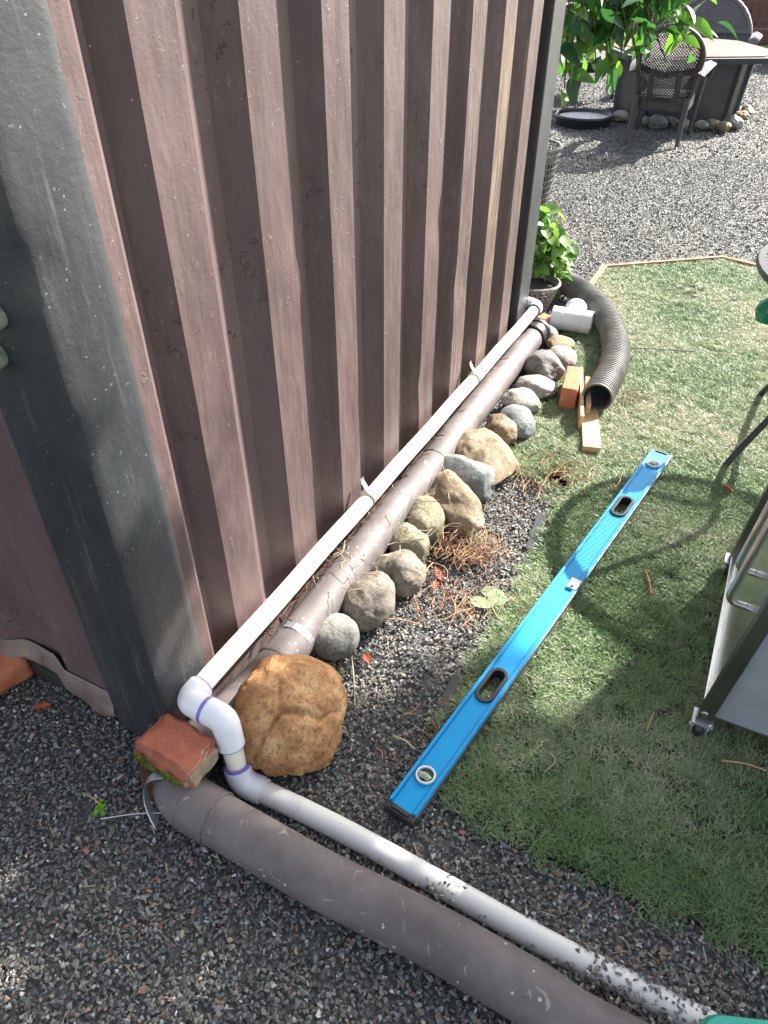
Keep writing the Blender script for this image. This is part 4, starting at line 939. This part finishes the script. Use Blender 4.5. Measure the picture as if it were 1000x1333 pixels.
# dish on the gravel
dp_ = at(759, 158, .03); dish = empty('round_dish', (dp_.x, dp_.y, 0), 0, 'round black dish with a painted pale sun reflection inside on the far gravel', 'dish')
mb = MB(); mb.lathe([(0, .02), (.26, .02), (.27, .09), (.285, .105), (.30, .09), (.27, .0), (0, 0)], (0,0,0), 36); mb.build('bowl', M['black_plastic'], dish, smooth=True)
mb = MB(); mb.lathe([(0, .072), (.268, .072)], (0,0,0), 36); mb.build('water_surface', noisy('painted_sun_reflection', [(.38, (.35, .37, .38)), (.6, (.66, .68, .69))], 16, .35, sc=(1, 3, 1), bdist=.0005), dish)  # pale streaks painted on the disc for the sun's reflection

# ------------------------------------------------------------------ basket planter, potted tree, ivy
def basket(name, loc, r0, r1, h, label, rod=.004, nst_=26, nr=9, tilt=0):
    t = empty(name, loc, 0, label, 'basket'); mb = MB()
    for k in range(nst_):
        for sgn in (1, -1):
            a = 2*math.pi*k/nst_; pts = []
            for j in range(5):
                f_ = j/4; rr = r0+(r1-r0)*f_; an = a+sgn*f_*.5; pts.append((rr*math.cos(an), rr*math.sin(an), h*f_))
            mb.tube(pts, rod, 5, cap=False)
    mb.build('weave', M['basket'], t)
    for f_ in [j/(nr-1) for j in range(nr)]:
        mb = MB(); rr = r0+(r1-r0)*f_; mb.tube([(rr*math.cos(2*math.pi*k/32), rr*math.sin(2*math.pi*k/32), h*f_) for k in range(33)], rod*(2 if f_ in (0, 1) else .9), 6, cap=False); mb.build('hoop', M['basket'], t, smooth=True)
    mb = MB(); mb.lathe([(0, .01), (r0*.93, .01), (r0+(r1-r0)*.8-.012, h*.86), (0, h*.86)], (0,0,0), 24); mb.build('soil', noisy(name+'_potting_soil', [(.3, (.02, .015, .01)), (.7, (.06, .05, .04))], 30, .95, bscale=60, bdist=.01), t)
    return t
bk1 = basket('basket_planter', (.80, 3.78, 0), .08, .13, .15, 'low grey wicker planter holding the ivy behind the container post')
bk2 = basket('basket_planter', (.95, 5.25, 0), .15, .21, .50, 'tall grey wicker planter standing behind the container post', .0045, 40, 14)
def leaf_me(name, l, w, mat, fold=.25, droop=.3, heart=False):
    mb = MB(); n_ = 6; vs = []
    for j in range(n_+1):
        t = j/n_; ww = w*(math.sin(math.pi*min(1, t**.75))**.8 if not heart else (math.sin(math.pi*(t*.8+.2))**.7 if t < 1 else 0)); ww = max(ww, .0004)
        z_ = -droop*l*t*t; x_ = l*t
        vs += [(x_, -ww/2, z_+fold*ww/2), (x_, 0, z_), (x_, ww/2, z_+fold*ww/2)]
    mb.add(vs, [(3*j+c_, 3*j+c_+1, 3*j+c_+4, 3*j+c_+3) for j in range(n_) for c_ in (0, 1)])
    me = bpy.data.meshes.new(name); me.from_pydata(mb.v, [], mb.f); me.materials.append(M[mat]); me.polygons.foreach_set('use_smooth', [True]*len(me.polygons)); return me
LM = [leaf_me('leaf', .125, .062, 'leaf', .3, .35), leaf_me('leaf', .11, .05, 'leaf', .2, .5), leaf_me('leaf', .135, .058, 'leaf', .35, .2)]
LM2 = [leaf_me('leaf', .058, .045, 'leaf2', .2, .3, True), leaf_me('leaf', .05, .037, 'leaf2', .3, .2, True)]
pt = empty('potted_tree', (1.02, 5.25, .40), 0, 'leafy green tree with drooping branches beside the container post', 'tree')
r5 = random.Random(21); Op = pt.location
trunk = [Vector((0,0,0)), Vector((.03,.02,.5)), Vector((.0,.05,1.0)), Vector((.02,.03,1.35))]
mb = MB(); mb.tube(spline(trunk, 5), [.02]*8+[.014]*8, 8); mb.build('trunk', M['stem'], pt, smooth=True)
tips = [(770,60),(800,90),(835,100),(868,80),(900,65),(905,30),(880,20),(850,45),(820,50),(790,25),(760,20),(745,60),(750,95),(778,100),(735,115),(742,30),(815,15),(845,10),(865,35),(810,70),(790,65),(893,45)]
nleaf = 0
for (u, v) in tips:
    # a point at the tree's own distance
    zt = 0
    x = (u-500)/FPX; y = (v-666.5)/FPX; d_ = Vector((x, math.cos(PITCH)-y*math.sin(PITCH), -math.sin(PITCH)-y*math.cos(PITCH)))
    dd = r5.uniform(4.9, 5.6); tip = Vector((0,0,CAM_H))+d_*(dd/d_.y); tip -= Op
    base_ = Vector((r5.uniform(0,.03), .03, r5.uniform(.95, 1.3))); midp = base_.lerp(tip, .5)+Vector((0, 0, .22)); br_ = spline([base_, midp, tip], 7)
    mb = MB(); mb.tube(br_, .0045, 5); mb.build('branch', M['stem'], pt, smooth=True)
    for k in range(13):
        t = r5.uniform(.7, 1.0); p = br_[int(t*(len(br_)-1))]
        dirv = Vector((r5.gauss(.1, .8), r5.gauss(-.1, .8), r5.gauss(-.45, .55))).normalized()
        q = dirv.to_track_quat('X', 'Z').to_euler(); q.rotate_axis('X', r5.uniform(-1.0, 1.0)); s_ = r5.uniform(1.0, 1.5)
        share('leaf', r5.choice(LM), pt, p+Vector((r5.gauss(0,.07), r5.gauss(0,.06), r5.gauss(.02,.06))), q, (s_,)*3); nleaf += 1
iv = empty('ivy_plant', (.80, 3.78, .15), 0, 'bright green ivy spilling out of the low wicker planter', 'plant')
ends = [(705,275),(725,270),(735,300),(742,330),(740,360),(720,330),(700,330),(690,350),(715,300),(745,345),(705,310),(728,318),(716,372),(735,372),(722,388),(693,365),(742,318),(746,370),(700,380),(730,345)]
for i, (u, v) in enumerate(ends):
    x = (u-500)/FPX; y = (v-666.5)/FPX; d_ = Vector((x, math.cos(PITCH)-y*math.sin(PITCH), -math.sin(PITCH)-y*math.cos(PITCH)))
    dd = r5.uniform(3.75, 4.15); tip = Vector((0,0,CAM_H))+d_*(dd/d_.y)-iv.location; tip.z = max(tip.z, -.15)
    br_ = spline([Vector((0,0,.02)), tip*.5+Vector((0,0,.12)), tip], 6); mb = MB(); mb.tube(br_, .003, 5); mb.build('vine', M['clover'], iv, smooth=True)
    for k in range(14):
        t = r5.uniform(.3, 1); p = br_[int(t*(len(br_)-1))]; dirv = Vector((r5.gauss(.1, .7), r5.gauss(-.4, .6), r5.gauss(-.1, .6))).normalized()
        q = dirv.to_track_quat('X', 'Z').to_euler(); q.rotate_axis('X', r5.uniform(-.8, .8)); s_ = r5.uniform(.95, 1.5)
        share('leaf', r5.choice(LM2), iv, p+Vector((r5.gauss(0,.02), r5.gauss(0,.02), r5.gauss(0,.02))), q, (s_,)*3)

# ------------------------------------------------------------------ small debris
def tangle(name, c, n, spread, length, mat, label, seed, rad=.0011, hz=.03, cat='twigs', dirb=None, asp=.6):
    mb = MB(); r = random.Random(seed); c = Vector(c)
    for k in range(n):
        p = Vector((r.gauss(0, spread), r.gauss(0, spread*asp), abs(r.gauss(.012, hz*.5))+.006)); a = r.uniform(0, 6.28) if dirb is None else dirb+r.gauss(0, .5)
        l_ = length*r.uniform(.4, 1.3); d_ = Vector((math.cos(a), math.sin(a), r.gauss(0, .15)))*l_/2; bend = Vector((-math.sin(a), math.cos(a), 0))*r.gauss(0, l_*.22)+Vector((0,0,abs(r.gauss(0, l_*.12))))
        pts = spline([p-d_, p+bend, p+d_], 3)
        for q_ in pts: q_.z = max(q_.z, .004)
        mb.tube(pts, rad*r.uniform(.6, 1.3), 4, cap=False)
    o = link(name, mb.mesh(name), M[mat]); o.location = (c.x, c.y, 0); setp(o, label, cat, kind='stuff'); return o
tangle('dry_twigs', at(608, 722), 190, .055, .09, 'twig', 'tangled heap of dry orange brown twigs beside the stones', 1, .0010, .05)
tangle('dry_twigs', at(600, 785), 60, .09, .10, 'twig', 'thin dry twigs scattered around the green fallen leaves', 2, .0011, .012)
tangle('dry_twigs', at(735, 625), 60, .10, .14, 'twig', 'dry reddish twigs scattered on the lawn edge below the brick', 3, .0013, .02)
tangle('dry_twigs', at(820, 525), 70, .07, .07, 'straw', 'dry straw patch on the lawn beside the hose mouth', 4, .0011, .015)
tangle('straw', at(612, 716), 150, .05, .08, 'straw', 'pale straw mixed into the orange twig heap beside the stones', 8, .0009, .06, 'straw')
tangle('straw', at(562, 668), 60, .03, .14, 'straw', 'dry straw draped over the olive stone', 5, .0011, .10, 'straw', 1.9)
tangle('dry_twigs', at(590, 960), 26, .12, .05, 'twig', 'few short dry twigs on the gravel left of the blue level', 6, .0012, .008)
for (u, v, n_, sd_, lb) in ((428,742,16,7,'wispy dry vine lying over the drain pipe near the wall'), (500,690,10,8,'thin dry vine between the two pipes')):
    r = random.Random(sd_); mb = MB(); c = at(u, v, .11)
    for k in range(n_):
        p = c+Vector((r.gauss(0,.07), r.gauss(0,.10), r.uniform(0,.03))); pts = [p]
        a = r.uniform(0, 6.28)
        for j in range(5): a += r.gauss(0, .7); pts.append(pts[-1]+Vector((math.cos(a)*.03, math.sin(a)*.03, r.gauss(-.004, .012))))
        mb.tube(spline(pts, 3), .0010, 4, cap=False)
    me_ = mb.mesh('dry_vine'); o = link('dry_vine', me_, M['straw']); setp(o, lb, 'vine', kind='stuff')
# debris between wall and drain pipe
mb = MB(); r = random.Random(44)
for k in range(260):
    s0 = r.uniform(.35, 2.3); p = wl3(s0, r.uniform(.0, .035), .10+r.uniform(0,.03)); a = r.uniform(0, 6.28); l_ = r.uniform(.01, .05); mb.tube([p, p+Vector((math.cos(a)*l_, math.sin(a)*l_, r.uniform(0,.02)))], r.uniform(.0008, .0022), 4, cap=False)
o = link('leaf_litter', mb.mesh('leaf_litter'), M['rustwood']); setp(o, 'brown leaf litter caught between the pipes and the wall', 'leaf litter', kind='stuff')
FL = leaf_me('fallen_leaf', .075, .042, 'leaf_dry', .15, .05)
for (u, v, rz, lb) in ((625, 769, R(-14), 'pale green fallen leaf lying uppermost of three on the gravel'), (612, 779, R(-35), 'wide pale green fallen leaf lowest left of three'), (632, 784, R(8), 'narrow light green fallen leaf at the right of three')):
    o = share('fallen_leaf', FL, None, at(u, v, .016), (R(8), R(-6), rz), (1.05, 1, 1)); setp(o, lb, 'leaf')
def frond(u, v, rz, label, l=.05):
    mb = MB(); r = random.Random(int(u))
    mb.tube([(0,0,.004),(l/2,.003,.01),(l,0,.006)], .0012, 5)
    for k in range(9):
        x_ = l*(.15+.85*k/9); w_ = .016*math.sin(math.pi*(.15+.8*k/9))
        for sg in (-1, 1): mb.add([(x_-.002, 0, .008), (x_+.006, sg*w_, .011+r.uniform(0,.004)), (x_+.005, 0, .008)], [(0,1,2)])
    o = link('dry_leaf', mb.mesh('dry_leaf'), M['redleaf']); o.location = at(u, v, .012); o.rotation_euler = (0, 0, rz); setp(o, label, 'leaf')
frond(566, 738, R(-75), 'dry red serrated leaf hanging at the foot of the twig heap', .075); frond(567, 757, R(-95), 'small dry orange leaf tip below the red leaf', .04)
frond(40, 925, R(10), 'dark red dead leaf on the gravel by the container', .05); frond(482, 868, R(110), 'small red dry leaf on the gravel right of the boulder', .04)
def stick(name, u0, v0, u1, v1, rad, mat, label, z_=.014, cat='twig'):
    a, b = at(u0, v0, z_), at(u1, v1, z_); mb = MB(); m__ = (a+b)/2+Vector((0,0,.004)); mb.tube(spline([Vector((0,0,0)), m__-a+Vector((.002,.003,0)), b-a], 4), rad, 6); o = link(name, mb.mesh(name), M[mat]); o.location = a; setp(o, label, cat)
stick('twig', 107, 1032, 135, 1052, .0022, 'twig', 'short orange twig beside the clover sprig on the gravel', .012)
stick('wire', 131, 1066, 222, 1058, .0014, 'wire', 'thin white wire running from the clover to the brown pipe', .022, 'wire')
stick('twig', 840, 742, 848, 774, .0028, 'redleaf', 'reddish dry twig on the lawn right of the level', .028)
stick('twig', 842, 950, 851, 928, .0022, 'twig', 'small orange twig on the lawn below the level handle', .03)
stick('twig', 940, 990, 998, 1003, .0025, 'twig', 'long reddish twig on the lawn in front of the castor', .03)
stick('twig', 940, 632, 954, 640, .005, 'redleaf', 'curled pinkish dead leaf on the lawn below the table leg', .03)
stick('twig', 458, 855, 462, 918, .0014, 'straw', 'pale dry stalk leaning beside the boulder', .03)
stick('twig', 512, 958, 540, 975, .003, 'straw', 'pale split twig on the gravel left of the level', .015)
stick('twig', 775, 452, 905, 458, .002, 'rubber', 'thin dark twig on the far part of the lawn', .028)
stick('twig', 497, 806, 545, 812, .0022, 'twig', 'orange dry stalk on the gravel near the cracked stone', .014)
r = random.Random(91); mb = MB()
for k in range(150):
    u, v = r.uniform(0, 1000), r.uniform(700, 1333); p = at(u, v, .013)
    if inpoly(p.x, p.y) and r.random() < .8: continue
    if container_in(p.x, p.y): continue
    a = r.uniform(0, 6.28); l_ = r.uniform(.008, .03); mb.tube([p, p+Vector((math.cos(a)*l_, math.sin(a)*l_, r.uniform(0,.004)))], r.uniform(.0006, .0014), 4, cap=False)
o = link('pine_needles', mb.mesh('pine_needles'), M['straw']); setp(o, 'short dry needles and stalks scattered over the gravel', 'needles', kind='stuff')
# clover sprig
cs = empty('clover_sprig', at(131, 1058), 0, 'bright lime green clover sprig on the gravel at the wire end', 'plant')
CLM = leaf_me('clover_leaf', .009, .011, 'clover', .1, .1, True); r = random.Random(5)
for k in range(16): share('leaf', CLM, cs, (r.gauss(0,.006), r.gauss(0,.007), .016+r.uniform(0,.006)), (r.gauss(0,.3), r.gauss(0,.3), r.uniform(0,6.28)))
# green net scraps between the pipes
for (u, v, sd_, lb) in ((515,583,3,'green plastic net scrap behind the white pipe at the wall'), (514,614,4,'green plastic net scrap between white and brown pipe')):
    r = random.Random(sd_); mb = MB(); c = at(u, v, .12)
    for k in range(22):
        p = c+Vector((r.gauss(0,.010), r.gauss(0,.022), r.gauss(0,.012))); q_ = p+Vector((r.gauss(0,.012), r.gauss(0,.02), r.gauss(0,.01))); w_ = Vector((r.gauss(0,.006), .002, .006)); mb.add([p, q_, q_+w_, p+w_], [(0,1,2,3)])
    o = link('net_scrap', mb.mesh('net_scrap'), M['green_glass']); setp(o, lb, 'plastic scrap')
# teal tub at the lower right corner
tt = at(1024, 1420, .03); mb = MB(); L2 = rounded(.22, .26, .05)
tea = empty('teal_tub', (tt.x, tt.y, 0), R(-6), 'smooth teal plastic tub edge at the bottom right corner', 'tub')
mb = MB(); r1_ = [(a, b, .0) for a, b in rounded(.20, .28, .05)]; r2_ = [(a*1.03, b*1.03, .04) for a, b in rounded(.20, .28, .05)]; r3_ = [(a*.97, b*.97, .055) for a, b in rounded(.20, .28, .05)]; n_ = len(r1_)
mb.add(r1_+r2_+r3_, [(i, (i+1)%n_, (i+1)%n_+n_, i+n_) for i in range(n_)]+[(n_+i, n_+(i+1)%n_, 2*n_+(i+1)%n_, 2*n_+i) for i in range(n_)]+[tuple(range(2*n_, 3*n_))]); mb.build('tub_shell', M['teal'], tea, smooth=True)

# ------------------------------------------------------------------ background fence and shrubs
fn = empty('wooden_fence', (0, 16.5, 0), 0, 'brown wooden fence at the far end of the yard', 'fence')
for k in range(46):
    mb = MB(); mb.box((0,0,.9), (.155, .025, 1.8)); me_ = None
    if k == 0: fb = mb.mesh('board'); fb.materials.append(M['fence'])
    share('board', fb, fn, (1.5+k*.165, 0, 0))
mb = MB(); mb.box((5.2, .04, .4), (7.6, .04, .09)); mb.box((5.2, .04, 1.4), (7.6, .04, .09)); mb.build('rail', M['fence'], fn)
sl = MB(); sl.box((0, 0, .1), (3.2, .2, .2)); o = sl.build('timber_sleeper', M['fence'], None, bevel=.01); o.location = (7.4, 15.5, 0); setp(o, 'brown timber sleeper at the back of the yard', 'sleeper')
def shrub(loc, rad, n_, seed, label, mat='leaf2', hz=.5):
    t = empty('shrub', loc, 0, label, 'shrub'); mb = MB(); r = random.Random(seed)
    for k in range(n_):
        d_ = Vector((r.gauss(0,1), r.gauss(0,1), r.gauss(0,1))).normalized()*rad*r.random()**.4; p = Vector((d_.x, d_.y, max(.02, hz+d_.z*.9))); s_ = r.uniform(.04, .08)
        a = Vector((r.gauss(0,1), r.gauss(0,1), r.gauss(0,1))).normalized()*s_; b = a.cross(Vector((r.gauss(0,1), r.gauss(0,1), r.gauss(0,1)))).normalized()*s_*.5
        mb.add([p-a, p-b, p+a, p+b], [(0,1,2,3)])
    me_ = bpy.data.meshes.new('foliage'); me_.from_pydata(mb.v, [], mb.f); link('foliage', me_, M[mat], t)
    mb = MB(); mb.tube([(0,0,0), (.03,0,hz)], [.03, .02], 6); mb.build('stem', M['stem'], t)
shrub((6.3, 12.7, 0), .55, 1500, 3, 'grey green shrub behind the wide wicker chair at the right edge', 'rk_grey', .35)
shrub((7.2, 13.6, 0), .6, 1500, 4, 'green shrub at the top right corner of the yard', 'leaf2', .4)
# unseen tree, added only to cast shade over the near half of the yard
def added_shade_tree(loc, label, seed, n_=20000):
    t = empty('added_shade_tree', loc, 0, label, 'tree'); r = random.Random(seed); mb = MB()
    foot = [(p.x, p.y) for p in [at(345,922), at(470,900), at(640,915), at(740,800), at(860,770), at(1010,735)]]+[(2.3,1.4),(1.6,-.9),(-2.5,-.80),(-1.16,.38),(-1.14,.56),(-.50,.97)]  # outline of the wanted ground shade; the crown is shaped from it
    step = sdir/sdir.z; cs_ = []
    g_ = .16; nx_ = int(5.2/g_)
    for a_ in range(nx_):
        for b_ in range(int(3.6/g_)):
            x_, y_ = -2.7+(a_+r.random())*g_, -1.0+(b_+r.random())*g_
            if inpoly(x_, y_, foot): cs_.append(Vector((x_, y_, 0))+step*r.uniform(3.1, 4.5))
    L0 = Vector(loc)
    def thin(c):
        g = c-step*c.z; return .18 if (g.y > 1.15 and g.x > .2) else (.34 if g.x > .25 and g.y > .8 else (.7 if g.x > .3 else 1))
    wts = [thin(c) for c in cs_]
    for k in range(int(len(cs_)*34)):
        j = k % len(cs_)
        if r.random() > wts[j]: continue
        c = cs_[j]; rr = .17 if cs_[j].x-step.x*cs_[j].z > -.45 else .12
        d_ = Vector((r.gauss(0,1), r.gauss(0,1), r.gauss(0,.8))).normalized()*rr*r.random()**.5; p = c+d_-L0; s_ = .06*r.uniform(.6, 1.2)
        a = Vector((r.gauss(0,1), r.gauss(0,1), r.gauss(0,.5))).normalized()*s_; b = a.cross(Vector((r.gauss(0,.4), r.gauss(0,.4), 1))).normalized()*s_*.6
        mb.add([p-a, p-b, p+a, p+b], [(0,1,2,3)])
    me_ = bpy.data.meshes.new('crown'); me_.from_pydata(mb.v, [], mb.f); link('crown', me_, M['leaf'], t)
    mid = sum((c for c in cs_), Vector())/len(cs_)-L0
    mb = MB(); mb.tube(spline([(0,0,0), (.05,.05,1.2), (mid.x*.3,mid.y*.3,2.2), (mid.x,mid.y,3.4)], 5), [.12]*6+[.08]*10, 10)
    for c in cs_[::5]: mb.tube(spline([(mid.x*.3, mid.y*.3, 2.3), (c-L0)*.6+Vector((0,0,1.1)), c-L0], 4), .009, 5)
    mb.build('trunk', M['stem'], t, smooth=True)
added_shade_tree((4.6, 3.6, 0), 'unseen leafy tree added beyond the right edge to cast the near shade', 12)
